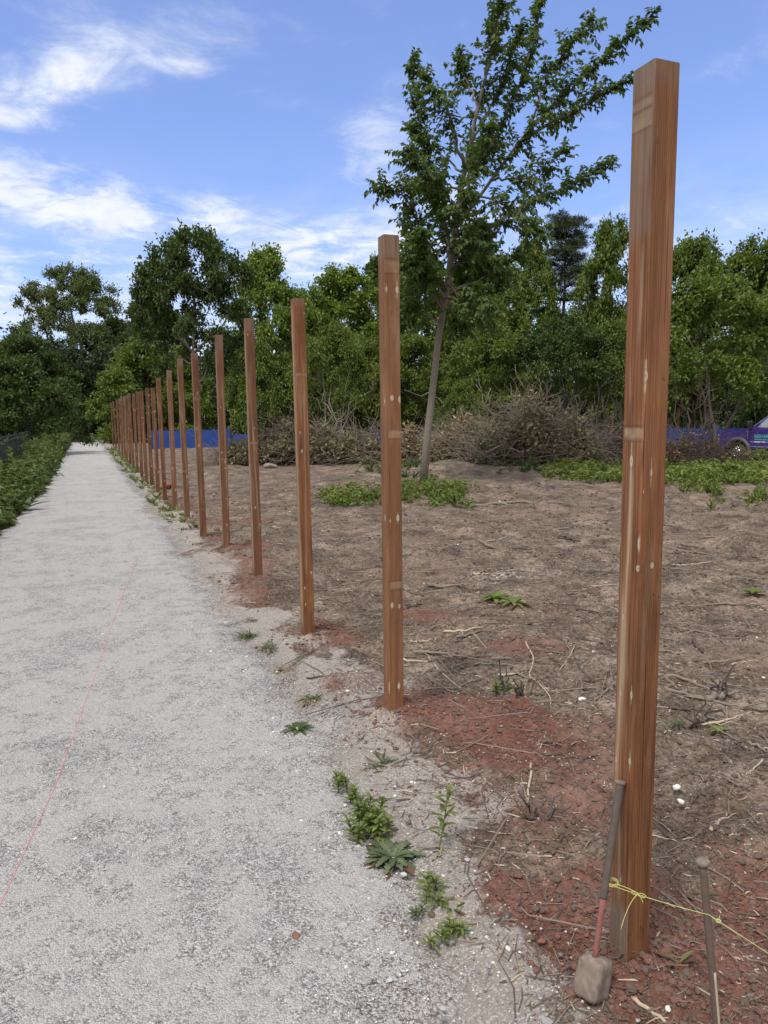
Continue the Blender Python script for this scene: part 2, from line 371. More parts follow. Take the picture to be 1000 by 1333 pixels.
# ------------------------------------------------------------------ posts
def wood_mat(name, dark, mid, light):
    m, t, out = newmat(name)
    P = t.n('ShaderNodeTexCoord').outputs['Object']
    oi = t.n('ShaderNodeObjectInfo').outputs['Random']
    Pv = t.vm('ADD', P, t.n('ShaderNodeCombineXYZ', ins={0: t.m('MULTIPLY', oi, 7.), 1: t.m('MULTIPLY', oi, 3.), 2: t.m('MULTIPLY', oi, 11.)}).outputs[0])
    pale, knot, grey, burn = t.attr('pale'), t.attr('knot'), t.attr('grey'), t.attr('burn')
    gr1 = t.noise(t.vm('MULTIPLY', Pv, (26., 26., .8)), 3., 6, .6, .35); gr2 = t.noise(t.vm('MULTIPLY', Pv, (90., 90., 2.5)), 3., 4, .65)
    bl = t.noise(t.vm('MULTIPLY', Pv, (6., 6., 1.1)), 1.6, 5, .6)
    wv = t.n('ShaderNodeTexWave', wave_type='RINGS', rings_direction='Z', ins={'Vector': t.vm('MULTIPLY', Pv, (1., 1., .05)), 'Scale': 55., 'Distortion': 5., 'Detail': 3., 'Detail Scale': 1.2}).outputs['Fac']
    f = t.m('ADD', t.m('ADD', t.m('MULTIPLY', gr1, .30), t.m('MULTIPLY', bl, .48)), t.m('ADD', t.m('MULTIPLY', wv, .08), t.m('MULTIPLY', gr2, .14)))
    c = t.ramp(f, ((.34, dark), (.50, mid), (.68, light)))
    c = t.mix(t.m('MULTIPLY', t.ss(t.m('FRACT', t.m('MULTIPLY', oi, 7.3)), .35, 1.), .42), c, t.mix(gr1, (.16, .085, .045), (.36, .22, .125)))
    c = t.mix(t.m('MULTIPLY', t.ss(oi, .3, 1.), .25), c, t.mix(1., c, (.62, .58, .62), 'MULTIPLY'))
    ck = t.ss(t.noise(t.vm('MULTIPLY', Pv, (55., 55., .55)), 2.2, 3, .5), .655, .69); c = t.mix(t.m('MULTIPLY', ck, .8), c, (.03, .015, .010))
    pv = t.vor(t.vm('MULTIPLY', Pv, (1., 1., .45)), 70); pk = t.m('MULTIPLY', t.ss(pv.outputs['Distance'], .22, .12), t.ss(t.noise(Pv, 4.5, 2), .56, .64)); c = t.mix(t.m('MULTIPLY', pk, .75), c, (.045, .02, .013))
    wth = t.ss(t.noise(t.vm('MULTIPLY', Pv, (14., 14., 1.6)), 1.3, 5, .65), .52, .72); c = t.mix(t.m('MULTIPLY', wth, .45), c, t.mix(gr2, (.20, .13, .085), (.34, .235, .155)))
    c = t.mix(t.m('MULTIPLY', grey, t.ss(gr1, .2, .6)), c, t.mix(gr2, (.12, .095, .075), (.24, .195, .155)))
    c = t.mix(t.m('MULTIPLY', pale, t.ss(gr2, .15, .7, .55, 1.)), c, (.43, .335, .22))
    c = t.mix(knot, c, t.mix(t.m('ADD', gr2, t.m('MULTIPLY', t.m('SUBTRACT', bl, .5), 1.4)), (.30, .235, .15), (.62, .55, .41)))
    c = t.mix(t.m('MULTIPLY', burn, .8), c, (.07, .036, .022))
    principled(t, out, c, .72, t.m('ADD', gr1, gr2), .35, .003, Specular_IOR_Level=.25)
    return m
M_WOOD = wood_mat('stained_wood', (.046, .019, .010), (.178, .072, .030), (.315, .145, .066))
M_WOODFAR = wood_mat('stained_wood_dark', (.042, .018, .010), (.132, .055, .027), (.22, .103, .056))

ORD = ['nearest', 'second', 'third', 'fourth', 'fifth', 'sixth', 'seventh', 'eighth', 'ninth', 'tenth', 'eleventh', 'twelfth', 'thirteenth', 'fourteenth', 'fifteenth',
       'sixteenth', 'seventeenth', 'eighteenth', 'nineteenth', 'twentieth', 'twenty-first']
LBL = {0: 'nearest square timber post with a sledgehammer leaning on its foot', 1: 'second nearest timber post, pairs of pale knots down its front',
       2: 'third timber post along the path, set in the dusty tan edge', 3: 'fourth timber post along the path, plain reddish brown with a light saw step',
       21: 'farthest post of the row, against the dark bush beside the path end'}
PW = .083
def face_uv(px_, py_, u, v):
    """photo pixel to (face, across, height) on a post"""
    d = ray(u, v); o = np.array([0, 0, CAMH])
    res = []
    for face, ax, val in (('W', 0, px_-PW/2), ('S', 1, py_-PW/2)):
        k = (val-o[ax])/d[ax]; q = o+d*k
        a = (q[1]-py_) if face == 'W' else (q[0]-px_)
        res.append((abs(a), face, a, q[2]))
    res.sort(); return res[0][1:]
def post(i, kn, bands, streaks, greys, hi):
    (ut, vt), (ub, vb) = POST_TB[i]; bx, by = POSTS[i][:2]
    by += 0 if i else 0.
    zb = pz(bx, by)
    lo_, hi_ = 1.2, 4.
    for _ in range(40):
        H = (lo_+hi_)/2
        if proj([bx, by, zb+H])[1] > vt: lo_ = H
        else: hi_ = H
    topx = proj([bx, by, zb+H])[0]
    rows = {2: int(H/.0035), 1: int(H/.007), 0: 90}[hi]; nc = {2: 50, 1: 26, 0: 6}[hi]
    sink = .35
    zs = np.concatenate([[-sink], np.linspace(-.02, H, rows)])
    c = PW/2; bv = .004
    side = np.linspace(-c+bv, c-bv, nc)
    ring = np.concatenate([np.stack([side, np.full(nc, -c)], -1), np.stack([np.full(nc, c), side], -1),
                           np.stack([-side, np.full(nc, c)], -1), np.stack([np.full(nc, -c), -side], -1)])
    fid = np.repeat(['S', 'E', 'N', 'W'], nc); k = len(ring); n = len(zs)
    V = np.zeros((n, k, 3)); V[..., :2] = ring[None]; V[..., 2] = zs[:, None]
    lean = np.array([.006*math.sin(i*2.1), .006*math.cos(i*1.7)]) if i > 1 else np.zeros(2)
    if i == 0:  # slight lean measured on the photograph
        lean = np.array([-.0, 0])
    V[..., :2] += lean*(V[..., 2:3])
    across = np.where(fid == 'W', ring[:, 1], np.where(fid == 'S', ring[:, 0], np.where(fid == 'N', -ring[:, 0], -ring[:, 1])))
    A = np.broadcast_to(across, (n, k)); Zh = np.broadcast_to(zs[:, None], (n, k)); FI = np.broadcast_to(fid, (n, k))
    pale = np.zeros((n, k)); knot = np.zeros((n, k)); grey = np.zeros((n, k)); burn = np.zeros((n, k))
    for face, a, z, ra, rz, tail in kn:
        on = FI == face; da = (A-a)/ra; dz = (Zh-z)/rz
        d = np.sqrt(da**2+dz**2); knot = np.maximum(knot, on*sst(1., .7, d)*sst(.15, .45, d+.1*(hi == 0)+.25))
        burn = np.maximum(burn, on*np.maximum(sst(.35, .1, d)*.7, .5*sst(1.45, 1.2, d)*sst(.95, 1.15, d)))
        if tail > 0:
            q = sst(1., .4, np.abs(A-a)/(ra*.75*np.clip(1-np.abs(Zh-z)/(rz*tail), .02, 1)))*(np.abs(Zh-z) < rz*tail)
            knot = np.maximum(knot, on*.75*q)
    for face, a0, a1, z0, z1, w in bands:
        on = (FI == face)*(A > a0)*(A < a1)*(Zh > z0)*(Zh < z1); pale = np.maximum(pale, on*w*(.45+.8*vn(A*45+4, Zh*60+z0*9)))
        eb = (FI == face)*(A > a0)*(A < a1)*(np.minimum(np.abs(Zh-z0), np.abs(Zh-z1)) < .005); burn = np.maximum(burn, eb*.45)
    for face, pts, wdt, w in streaks:
        ps = np.array(sorted(pts, key=lambda q: q[1])); ac = np.interp(Zh, ps[:, 1], ps[:, 0])
        on = (FI == face)*sst(ps[0, 1], ps[0, 1]+.12, Zh)*sst(ps[-1, 1], ps[-1, 1]-.12, Zh)*(.45+.75*vn(A*60+9, Zh*2.3))
        nzs = .6+.8*vn(A*120+3, Zh*5)
        pale = np.maximum(pale, on*w*np.exp(-((A-ac)/(wdt*nzs))**2))
    for face, z0, z1, w in greys:
        on = (FI == face)*sst(z0-.03, z0+.03, Zh+.03*(vn(A*40, Zh*6)-.5))*sst(z1+.03, z1-.03, Zh); grey = np.maximum(grey, on*w)
    Vt = V.reshape(-1, 3)
    ii = np.arange(n-1)[:, None]*k; jj = np.arange(k)[None]; j2 = (jj+1) % k
    F = np.stack([ii+jj, ii+j2, ii+k+j2, ii+k+jj], -1).reshape(-1, 4)
    topc = np.array([[0, 0, H+.002]])+np.append(lean*H, 0); b = (n-1)*k
    q = np.arange(k)
    mb = MB(); mb.add(Vt, F); mb.add(np.concatenate([V[-1], topc]), np.stack([q, (q+1) % k, np.full(k, k)], -1))
    ex = np.zeros(k+1); g1 = np.full(k+1, .8)
    at = dict(pale=np.concatenate([pale.ravel(), ex]), knot=np.concatenate([knot.ravel(), ex]), grey=np.concatenate([grey.ravel(), g1]), burn=np.concatenate([burn.ravel(), ex+.3]))
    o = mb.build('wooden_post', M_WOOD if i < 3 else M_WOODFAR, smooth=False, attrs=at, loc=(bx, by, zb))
    lb = LBL.get(i) or '%s timber post from the camera in the row beside the gravel path' % ORD[i]
    tag(o, lb, 'post', 'new timber posts in a row along the path')
    return o, H, zb
K0 = [(815, 361, 1.0, 1.3, 2.5), (841, 489, 1.0, 1.2, 3.4), (822, 600, .9, 1.5, 3.6), (848, 615, .5, 1., 4.), (799, 700, .7, 1.6, 3.), (832, 708, .9, 1.7, 2.2),
      (830, 740, .9, .8, 0), (849, 736, .9, .8, 0), (802, 790, .6, 1.9, 1.4), (811, 803, .6, .8, 3.), (808, 903, .6, .7, 2.), (822, 905, .7, 1.2, 2.4), (820, 991, .8, 1., 3.), (802, 989, .5, .9, 4.),
      (796, 1073, .6, 1., 4.), (838, 640, .3, .4, 0), (808, 1145, .5, .6, 3.)]
p0 = POSTS[0]
def mk(i, lst):
    bx, by = POSTS[i][:2]; zb = pz(bx, by); r = []
    for u, v, a, b, tl in lst:
        f_, ac, z = face_uv(bx, by, u, v); r.append((f_, np.clip(ac, -.04, .04), z-zb, .0072*a, .0125*b, tl))
    return r
def st(i, face, pts):
    bx, by = POSTS[i][:2]; zb = pz(bx, by); r = []
    for u, v in pts:
        d = ray(u, v); k = (bx-PW/2)/d[0] if face == 'W' else (by-PW/2)/d[1]; q = d*k+[0, 0, CAMH]
        r.append((q[1]-by if face == 'W' else q[0]-bx, q[2]-zb))
    return r
zz0 = lambda u, v, f='W': st(0, f, [(u, v)])[0][1]
# the western face runs from far (+) to near (-): its nearer edge is the corner seen in the middle of the post
K0m = mk(0, K0)
POST0, H0, ZB0 = post(0, K0m, [('W', -.036, .04, zz0(830, 172), zz0(830, 148), .30), ('W', -.036, .04, zz0(830, 147), zz0(830, 132), .26), ('W', -.038, .034, zz0(817, 573), zz0(817, 556), .5)],
    [('W', st(0, 'W', [(838, 300), (836, 345), (834, 400), (830, 470)]), .006, .8), ('W', st(0, 'W', [(816, 330), (814, 400)]), .005, .7), ('W', st(0, 'W', [(822, 580), (821, 640), (818, 720), (813, 800), (811, 880), (808, 930)]), .008, .9),
     ('W', st(0, 'W', [(812, 740), (811, 800), (808, 900), (803, 1000), (797, 1100)]), .009, .8), ('S', st(0, 'S', [(842, 450), (840, 540)]), .003, .5), ('W', st(0, 'W', [(821, 450), (820, 560)]), .003, .5),
     ('W', st(0, 'W', [(806, 1040), (806, 1120), (806, 1200)]), .007, .6), ('S', st(0, 'S', [(822, 880), (819, 1000), (815, 1100)]), .005, .45)],
    [('W', 2.06, 2.7, .55), ('W', 2.42, 2.7, .9), ('S', 2.44, 2.7, .35), ('W', -.1, .16, .9)], 2)
K1 = [(510.4, 518, 1.5, 1.3, 1.2), (520.4, 520, 1.4, 1.4, 1.5), (501.4, 674, .9, 1.4, 2.), (518, 674, 1.3, 1.6, 1.8), (508, 678, .8, .7, 0), (510.4, 788, 1.3, 1.3, 1.5), (520, 789, 1., 1.1, 1.5),
      (506.6, 896, .9, 1.3, 2.), (519.4, 893, 1.3, 1.5, 1.6), (517, 377, 1.3, 1.4, 2.6), (503, 376, .9, 1.1, 1.5), (522, 381, .8, .9, 1.2), (501, 522, .8, 1.2, 2.)]
z1_ = lambda v: st(1, 'S', [(514, v)])[0][1]
post(1, mk(1, K1), [('S', -.03, .036, z1_(571), z1_(560), .42), ('S', -.03, .036, z1_(768), z1_(757), .3), ('S', -.04, .04, z1_(356), z1_(338), .25)],
     [('S', st(1, 'S', [(517, 345), (517, 400)]), .005, .5)], [('S', 2.3, 2.7, .7), ('W', 2.3, 2.7, .6)], 1)
for i in range(2, len(POSTS)):
    r = np.random.default_rng(100+i); kn = []
    for _ in range(r.integers(9, 15)):
        f_ = r.choice(['W', 'S']); kn.append((f_, r.uniform(-.033, .033), r.uniform(.1, 2.35), r.uniform(.004, .0085), r.uniform(.006, .014), r.choice([0, 1.5, 2.2])))
    bands = []
    for _ in range(r.integers(1, 3)):
        z = r.uniform(.3, 2.2); bands.append(('S', -.04, .04, z, z+.03, .3))
    post(i, kn, bands, [('W', [(r.uniform(-.02, .02), 0), (0, 1.2), (r.uniform(-.02, .02), 2.4)], .03, .55), ('S', [(r.uniform(-.03, .03), .4), (r.uniform(-.03, .03), 2.)], .006, .4)],
         [('S', 2.36, 2.7, .5)], 1 if i < 5 else 0)
# the far row across the clearing
FARP = [(234, 531, 45, 'timber post of the far row, just right of the seventh near post'), (300, 530, 49, 'timber post of the far row left of the dry brush pile'),
        (374.5, 531, 50, 'far timber post rising behind the reddish dead brush'), (447, 533, 50, 'far timber post right of the pale forked stem'), (464, 534, 51, 'far timber post just left of the second nearest post'),
        (545, 536, 47, 'far timber post behind brush left of the young tree trunk'), (884, 531, 41, 'far timber post at the left end of the right-hand blue barrier'), (923, 531, 41, 'far timber post in front of the blue barrier near the purple truck'),
        (641, 536, 46, 'far timber post standing behind the tan dead brush'), (798, 534, 44, 'far timber post half hidden left of the nearest post')]
for u, v, dist, lb in FARP:
    p = onray(u, v, dist); zb = float(gz(p[0], p[1])); H = p[2]-zb
    mb = MB(); addbox(mb, PW, PW, H+.3, (0, 0, (H-.3)/2), .006)
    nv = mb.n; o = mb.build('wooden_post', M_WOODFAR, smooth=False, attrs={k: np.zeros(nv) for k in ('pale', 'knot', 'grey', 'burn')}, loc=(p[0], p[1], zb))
    tag(o, lb, 'post', 'far row of timber posts across the clearing')

# ------------------------------------------------------------------ vegetation materials
def leaf_mat(name, a, b, c, trans=.35, rough=.5):
    m, t, out = newmat(name)
    r = t.n('ShaderNodeNewGeometry').outputs['Random Per Island']
    P = t.n('ShaderNodeTexCoord').outputs['Object']
    f = t.m('ADD', t.m('MULTIPLY', r, .42), t.m('MULTIPLY', t.noise(P, .8, 3), .72))
    col = t.ramp(f, ((.2, a), (.55, b), (.9, c)))
    p = t.n('ShaderNodeBsdfPrincipled', ins={'Base Color': col, 'Roughness': rough, 'Specular IOR Level': .35})
    tr = t.n('ShaderNodeBsdfTranslucent', ins={'Color': t.mix(1., col, (1.15, 1.25, .6), 'MULTIPLY')})
    mx = t.n('ShaderNodeMixShader', ins={0: trans, 1: p.outputs[0], 2: tr.outputs[0]})
    t.t.links.new(mx.outputs[0], out.inputs[0]); return m
L_ELM = leaf_mat('leaf_elm', (.042, .072, .019), (.075, .122, .031), (.125, .18, .05), .42)
L_DARK = leaf_mat('leaf_dark', (.036, .060, .018), (.060, .095, .027), (.10, .145, .042))
L_MID = leaf_mat('leaf_mid', (.070, .105, .022), (.118, .168, .034), (.175, .225, .048))
L_BRIGHT = leaf_mat('leaf_bright', (.085, .135, .026), (.145, .215, .040), (.22, .29, .065))
L_OAK = leaf_mat('leaf_oak', (.062, .086, .030), (.10, .132, .048), (.15, .185, .072))
L_PINE_SHADE = leaf_mat('leaf_pine_and_shade', (.022, .036, .014), (.038, .056, .020), (.062, .084, .030), .1)  # pine needles; on other foliage this dark colour stands in for deep shade
L_WEED = leaf_mat('leaf_weed', (.085, .118, .030), (.150, .195, .050), (.24, .29, .085))
L_HEDGE = leaf_mat('leaf_verge', (.055, .078, .026), (.10, .130, .044), (.185, .215, .080))
L_WEEDD = leaf_mat('leaf_weed_dark', (.040, .075, .022), (.070, .115, .032), (.12, .17, .05))
L_DRY = leaf_mat('leaf_dry', (.13, .090, .052), (.25, .185, .11), (.42, .345, .22), .2)
L_DULL = leaf_mat('leaf_wilted', (.085, .080, .042), (.165, .152, .085), (.30, .265, .17), .2)
L_RUST = leaf_mat('leaf_rust', (.075, .034, .022), (.13, .06, .038), (.19, .10, .06), .2)
L_STRAW = leaf_mat('dry_grass', (.16, .12, .07), (.27, .21, .13), (.40, .33, .22), .2)
L_GREYG = leaf_mat('leaf_rosette', (.055, .075, .036), (.095, .125, .062), (.17, .20, .115), .2)
BARK = simple('bark', (.115, .098, .080), .9, var=.45, scale=14)
BARKE = simple('bark_elm', (.175, .150, .125), .9, var=.4, scale=16)
BARKD = simple('bark_dark', (.055, .044, .036), .9, var=.4, scale=10)
BARKP = simple('bark_pale', (.24, .21, .175), .9, var=.35, scale=14)
TWIG = simple('twig_grey', (.19, .155, .125), .9, var=.45, scale=9)
TWIGD = simple('twig_dark', (.085, .063, .052), .9, var=.45, scale=9)
TWIGP = simple('twig_pale', (.40, .325, .24), .85, var=.35, scale=9)

# ------------------------------------------------------------------ trees
def wander(a, b, r, n=6, amp=.08, sag=0.):
    P = bez(a, b, n, sag); d = np.linalg.norm(P[-1]-P[0]); w = r.normal(size=(n, 3))*amp*d; w[0] = 0; w[-1] = 0
    return P+w
def proto_tree(seed, H, R, base, nclump, nleaf, ll, cr, trunk_r, nlimb=12, kind='round', leafcov=.62, lean=.3, stems=1):
    """a trunk with limbs reaching leaf clumps spread through the crown; returns the two meshes' builders"""
    r = np.random.default_rng(seed); tb = MB(); lb = MB()
    ph = r.uniform(0, 6.28, 6)
    def prof(tt, an):
        if kind == 'round': q = np.sin(np.pi*np.clip(tt*.82+.14, 0, 1))**.75
        elif kind == 'spread': q = np.sin(np.pi*np.clip(tt*.80+.17, 0, 1))**.6
        elif kind == 'bush': q = np.sqrt(np.clip(1-tt**2.2, 0, 1))
        else: q = np.clip(1.05-tt, 0, 1)**.6*np.clip(tt*5+.35, 0, 1)
        am = .45 if kind == 'spread' else 1.
        return R*q*(1+am*(.22*np.sin(2*an+ph[0]+3*tt)+.16*np.sin(3*an+ph[1]-5*tt)+.12*np.sin(5*an+ph[2]+9*tt)))
    tt = r.uniform(0, 1, nclump)**.85; an = r.uniform(0, 6.283, nclump); rad = prof(tt, an)*np.sqrt(r.uniform(.12, 1., nclump))
    zc = base*H+(H*(1-base))*tt*.97*(1+.05*np.sin(3*an+ph[3]))
    C = np.stack([rad*np.cos(an), rad*np.sin(an), zc], -1)
    tops = []
    for s_ in range(stems):
        a0 = np.array([0, 0, -.3])+(np.append(r.uniform(-.5, .5, 2), 0) if stems > 1 else 0)
        tp = wander(a0, np.array([r.normal()*lean, r.normal()*lean, H*.84])+(np.append(r.uniform(-R*.5, R*.5, 2), -H*.1) if stems > 1 else 0), r, 9, .018)
        rr = trunk_r/(stems**.4)*np.linspace(1, .16, 9); rr[0] *= 1.25
        addtube(tb, tp, rr, 8); tops.append((tp, rr))
    nodes = [np.concatenate([q[0] for q in tops])]; nr = [np.concatenate([q[1] for q in tops])]
    order = np.argsort(-np.hypot(C[:, 0], C[:, 1])-r.uniform(0, R, nclump))
    for k, ci in enumerate(order):
        c = C[ci]; N_ = np.concatenate(nodes); Q = np.concatenate(nr)
        dz = c[2]-N_[:, 2]; hd = np.hypot(N_[:, 0]-c[0], N_[:, 1]-c[1])
        cost = np.sqrt(hd**2+dz**2)+np.maximum(0, .45*hd-dz)*1.6
        cost[N_[:, 2] < min(base*H*.75, 2.2)] += 5
        j = int(np.argmin(cost)); r0 = max(min(Q[j]*.65, trunk_r*.5), trunk_r*.035)
        P = wander(N_[j], c, r, 6, .05, .06*R); rs = np.linspace(r0, max(r0*.3, trunk_r*.02), 6)
        addtube(tb, P, rs, 5 if k < nlimb else 3)
        nodes.append(P[2:]); nr.append(rs[2:])
        for _ in range(2):
            e = c+r.normal(size=3)*cr*.6+[0, 0, cr*.2]; addtube(tb, bez(P[4], e, 3), [rs[4]*.6, rs[4]*.4, .004], 3)
    per = nleaf//nclump
    for c in C:
        m = int(per*r.uniform(.55, 1.5)); sc = cr*r.uniform(.7, 1.3)
        # twigs leave the clump's middle and carry the leaves
        nt = max(4, m//9); td = nrm(r.normal(size=(nt, 3))+nrm(c-[0, 0, H*(base+.25*(1-base))])*.7+[0, 0, .25]); tl = sc*r.uniform(.5, 1.25, nt)
        ti = r.integers(0, nt, m); s_ = r.uniform(.15, 1., m)
        P = c+td[ti]*(tl[ti]*s_)[:, None]*[1, 1, .72]+r.normal(size=(m, 3))*sc*.12
        D = td[ti]*.5+r.normal(size=(m, 3))*.55+[0, 0, -.12]; N = r.normal(size=(m, 3))*.5+[0, 0, 1.]
        leaves(lb, P, D, N, ll*r.uniform(.7, 1.3, m), ll*leafcov*r.uniform(.8, 1.2, m))
    return tb, lb
def proto_pine(seed, H):
    r = np.random.default_rng(seed); tb = MB(); lb = MB()
    addtube(tb, wander([0, 0, -.3], [.2, .1, H*.97], r, 8, .008), np.linspace(.26, .03, 8), 7)
    for k in range(17):
        z = H*(.30+.66*(k/16)**.9)+r.normal()*.18; L = H*.20*(1-.62*(k/16)**1.8)*r.uniform(.75, 1.2)
        for q in range(r.integers(3, 6)):
            if r.random() < .12: continue
            a = r.uniform(0, 6.28); tip = np.array([math.cos(a)*L, math.sin(a)*L, z+L*r.uniform(.05, .75)]); P = bez([0, 0, z], tip, 6, -.12*L)
            l2 = r.uniform(.65, 1.1)
            P = np.array([0, 0, z])+(P-[0, 0, z])*l2
            addtube(tb, P, np.linspace(.055, .012, 6), 4)
            for s_ in np.linspace(.35, 1, 9):
                c = P[0]+(P[-1]-P[0])*s_+r.normal(size=3)*[.35, .35, .12]; m = 64
                D = r.normal(size=(m, 3))*[1, 1, .6]+[0, 0, .55]; leaves(lb, c+r.normal(size=(m, 3))*[.18, .18, .07], D, rdir(m, r), r.uniform(.22, .42, m), .045, .05, .05)
    return tb, lb

PROTO = {}
def put_proto(key, maker, barkm, leafm):
    tb, lb = maker
    PROTO[key] = (tb, lb, barkm, leafm, [None, None])
put_proto('round', proto_tree(11, 10, 3.6, .22, 100, 26000, .25, .95, .17), BARKD, L_MID)
put_proto('full', proto_tree(12, 10, 4.0, .10, 115, 29000, .25, .95, .17), BARKD, L_MID)
put_proto('tall', proto_tree(13, 10, 3.3, .14, 100, 24000, .235, .85, .15, kind='round'), BARKD, L_MID)
put_proto('spread', proto_tree(14, 10, 4.2, .22, 210, 38000, .165, .62, .2, kind='spread'), BARK, L_OAK)
put_proto('bush', proto_tree(15, 5, 3.0, .02, 100, 24000, .19, .72, .07, kind='bush', stems=4), BARKD, L_DARK)
put_proto('leggy', proto_tree(16, 8, 4.0, .36, 90, 21000, .20, .85, .15, kind='spread', stems=3), BARK, L_MID)
put_proto('young', proto_tree(17, 9, 2.9, .43, 125, 31000, .165, .60, .15, kind='spread', lean=.05), BARKP, L_DARK)
put_proto('pine', proto_pine(18, 16), BARKD, L_PINE_SHADE)
PDIM = dict(round=(10, 3.9), full=(10, 4.3), tall=(10, 3.2), spread=(10, 4.6), bush=(5, 3.2), leggy=(8, 4.4), young=(9, 3.1), pine=(16, 3.6))

def plant_tree(name, key, u, vtop, wpx, dist, label, cat='tree', group=None, leaf=None, bark=None, rz=0., p=None):
    tb, lb, bm_, lm_, cache = PROTO[key]
    top = onray(u, vtop, dist) if p is None else p
    zb = float(gz(top[0], top[1]))-.05; H, R = PDIM[key]
    ax = np.append(top[:2], CAMH)-[0, 0, CAMH]; depth = ax @ FW
    sz = (top[2]-zb)/H; sxy = wpx*depth/FPX/2/R
    root = empty(name, (top[0], top[1], zb), label, cat, group, rz); root.scale = (sxy, sxy, sz)
    for k, (nm, mbd, mt) in enumerate((('trunk', tb, bark or bm_), ('crown', lb, leaf or lm_))):
        if cache[k] is None:
            o = mbd.build(nm, mt, root); cache[k] = o.data
        else:
            o = bpy.data.objects.new(nm, cache[k]); COL.objects.link(o); o.parent = root
        o.material_slots[0].link = 'OBJECT'; o.material_slots[0].material = mt
    return root
GT = 'trees at the edge of the clearing'; GS = 'understory bushes along the wood'
TREES = [
 ('oak_tree', 'spread', 98, 352, 165, 82, 'tall spreading grey-green tree with an airy crown, left of the path end', 'tree', GT, L_OAK, BARK),
 ('tree', 'full', 30, 440, 130, 66, 'mid green tree at the left edge below the tall airy crown', 'tree', GT, L_DARK, None),
 ('tree', 'full', 190, 392, 120, 88, 'dark tree filling the gap between the airy left tree and the dense dark one', 'tree', GT, L_DARK, None),
 ('tree', 'round', 135, 425, 130, 92, 'dark tree standing straight behind the end of the path', 'tree', GT, L_PINE_SHADE, None),  # shade of the path-end tunnel put into the leaf colour
 ('tree', 'full', 75, 452, 120, 90, 'dark tree just left of the path end', 'tree', GT, L_PINE_SHADE, None),  # leaf colour darkened to hold the tunnel's shade
 ('bush', 'bush', 22, 474, 150, 40, 'big dark green bush behind the black railing at the left edge', 'bush', GS, L_DARK, None),
 ('bush', 'bush', 84, 500, 60, 62, 'dark bush where the black railing meets the path end', 'bush', GS, L_DARK, None),
 ('bush', 'bush', 180, 456, 140, 57, 'broad olive green bush overhanging the far end of the post row', 'bush', GS, L_MID, None),
 ('bush', 'bush', 232, 462, 90, 60, 'yellow-green bush right of the one overhanging the far posts', 'bush', GS, L_BRIGHT, None),
 ('young_tree', 'young', 247, 298, 152, 26, 'dense dark green young tree with a pale trunk behind the row of posts', 'tree', GT, L_DARK, BARKP),
 ('tree', 'tall', 345, 336, 112, 50, 'bright yellow-green tree right of the dense dark young tree', 'tree', GT, L_BRIGHT, None),
 ('tree', 'round', 395, 384, 100, 52, 'low yellow-green tree behind the third nearest post', 'tree', GT, L_BRIGHT, None),
 ('tree', 'tall', 445, 360, 130, 54, 'bright green tree between the third and second nearest posts', 'tree', GT, L_BRIGHT, None),
 ('tree', 'tall', 495, 345, 90, 66, 'darker tree peeping out left of the second nearest post', 'tree', GT, L_DARK, None),
 ('tree', 'full', 550, 338, 150, 56, 'mid green tree right behind the slender young tree', 'tree', GT, L_MID, None),
 ('tree', 'round', 632, 345, 150, 58, 'mid green tree just right of the slender young tree trunk', 'tree', GT, L_MID, None),
 ('tree', 'tall', 692, 325, 90, 64, 'loose green tree left of the pine', 'tree', GT, L_MID, None),
 ('pine_tree', 'pine', 738, 284, 118, 66, 'tall dark pine with layered branches above the wood', 'tree', GT, None, None),
 ('tree', 'tall', 795, 300, 90, 58, 'narrow bright tree between the pine and the nearest post', 'tree', GT, L_MID, None),
 ('tree', 'round', 905, 322, 130, 52, 'green tree right of the nearest post, behind the multi-stemmed one', 'tree', GT, L_MID, None),
 ('tree', 'round', 1000, 325, 150, 50, 'tall green tree at the right edge above the purple truck', 'tree', GT, L_MID, None),
 ('tree', 'full', 860, 400, 130, 56, 'mid green tree directly behind the top half of the nearest post', 'tree', GT, L_MID, None),
 ('multi_stemmed_tree', 'leggy', 935, 372, 230, 39, 'multi-stemmed light green tree on bare stems beside the purple truck', 'tree', GT, L_MID, BARK),
 ('bush', 'leggy', 432, 432, 120, 40, 'small light green tree with a forked pale stem behind the third post', 'tree', GT, L_MID, BARKP),
 ('bush', 'bush', 330, 452, 100, 46, 'mid green bush behind the fourth nearest post', 'bush', GS, L_MID, None),
 ('bush', 'bush', 375, 470, 90, 47, 'bush in the shade behind the third nearest post', 'bush', GS, L_MID, None),
 ('bush', 'bush', 480, 450, 100, 46, 'green bush left of the second nearest post', 'bush', GS, L_MID, None),
 ('bush', 'full', 540, 440, 120, 45, 'green tree clump behind the second nearest post', 'bush', GS, L_MID, None),
 ('bush', 'leggy', 640, 432, 150, 44, 'green bush on bare stems right of the slender young tree', 'bush', GS, L_MID, BARK),
 ('bush', 'leggy', 735, 420, 150, 45, 'dark green bush on bare stems below the pine', 'bush', GS, L_DARK, BARK),
 ('bush', 'leggy', 815, 425, 130, 46, 'bush on bare stems behind the nearest post', 'bush', GS, L_MID, BARK),
 ('bush', 'bush', 604, 502, 66, 33, 'small round bush just right of the slender trunk, in front of the wood', 'bush', GS, L_MID, None),
 ('tree', 'leggy', 100, 462, 120, 71, 'dark tree arching over the far end of the path', 'tree', GT, L_PINE_SHADE, BARKD),  # arches over to shade the path end; leaf colour carries painted shade too
 ('bush', 'bush', 112, 528, 90, 77, 'added thicket closing off the end of the path, deep shade put into its leaf colour', 'bush', GS, L_PINE_SHADE, None),  # dark backdrop added here, tunnel shade painted into its leaves
 ('bush', 'bush', 1010, 455, 110, 46, 'shaded bush behind the purple truck cab', 'bush', GS, L_DARK, None),
]
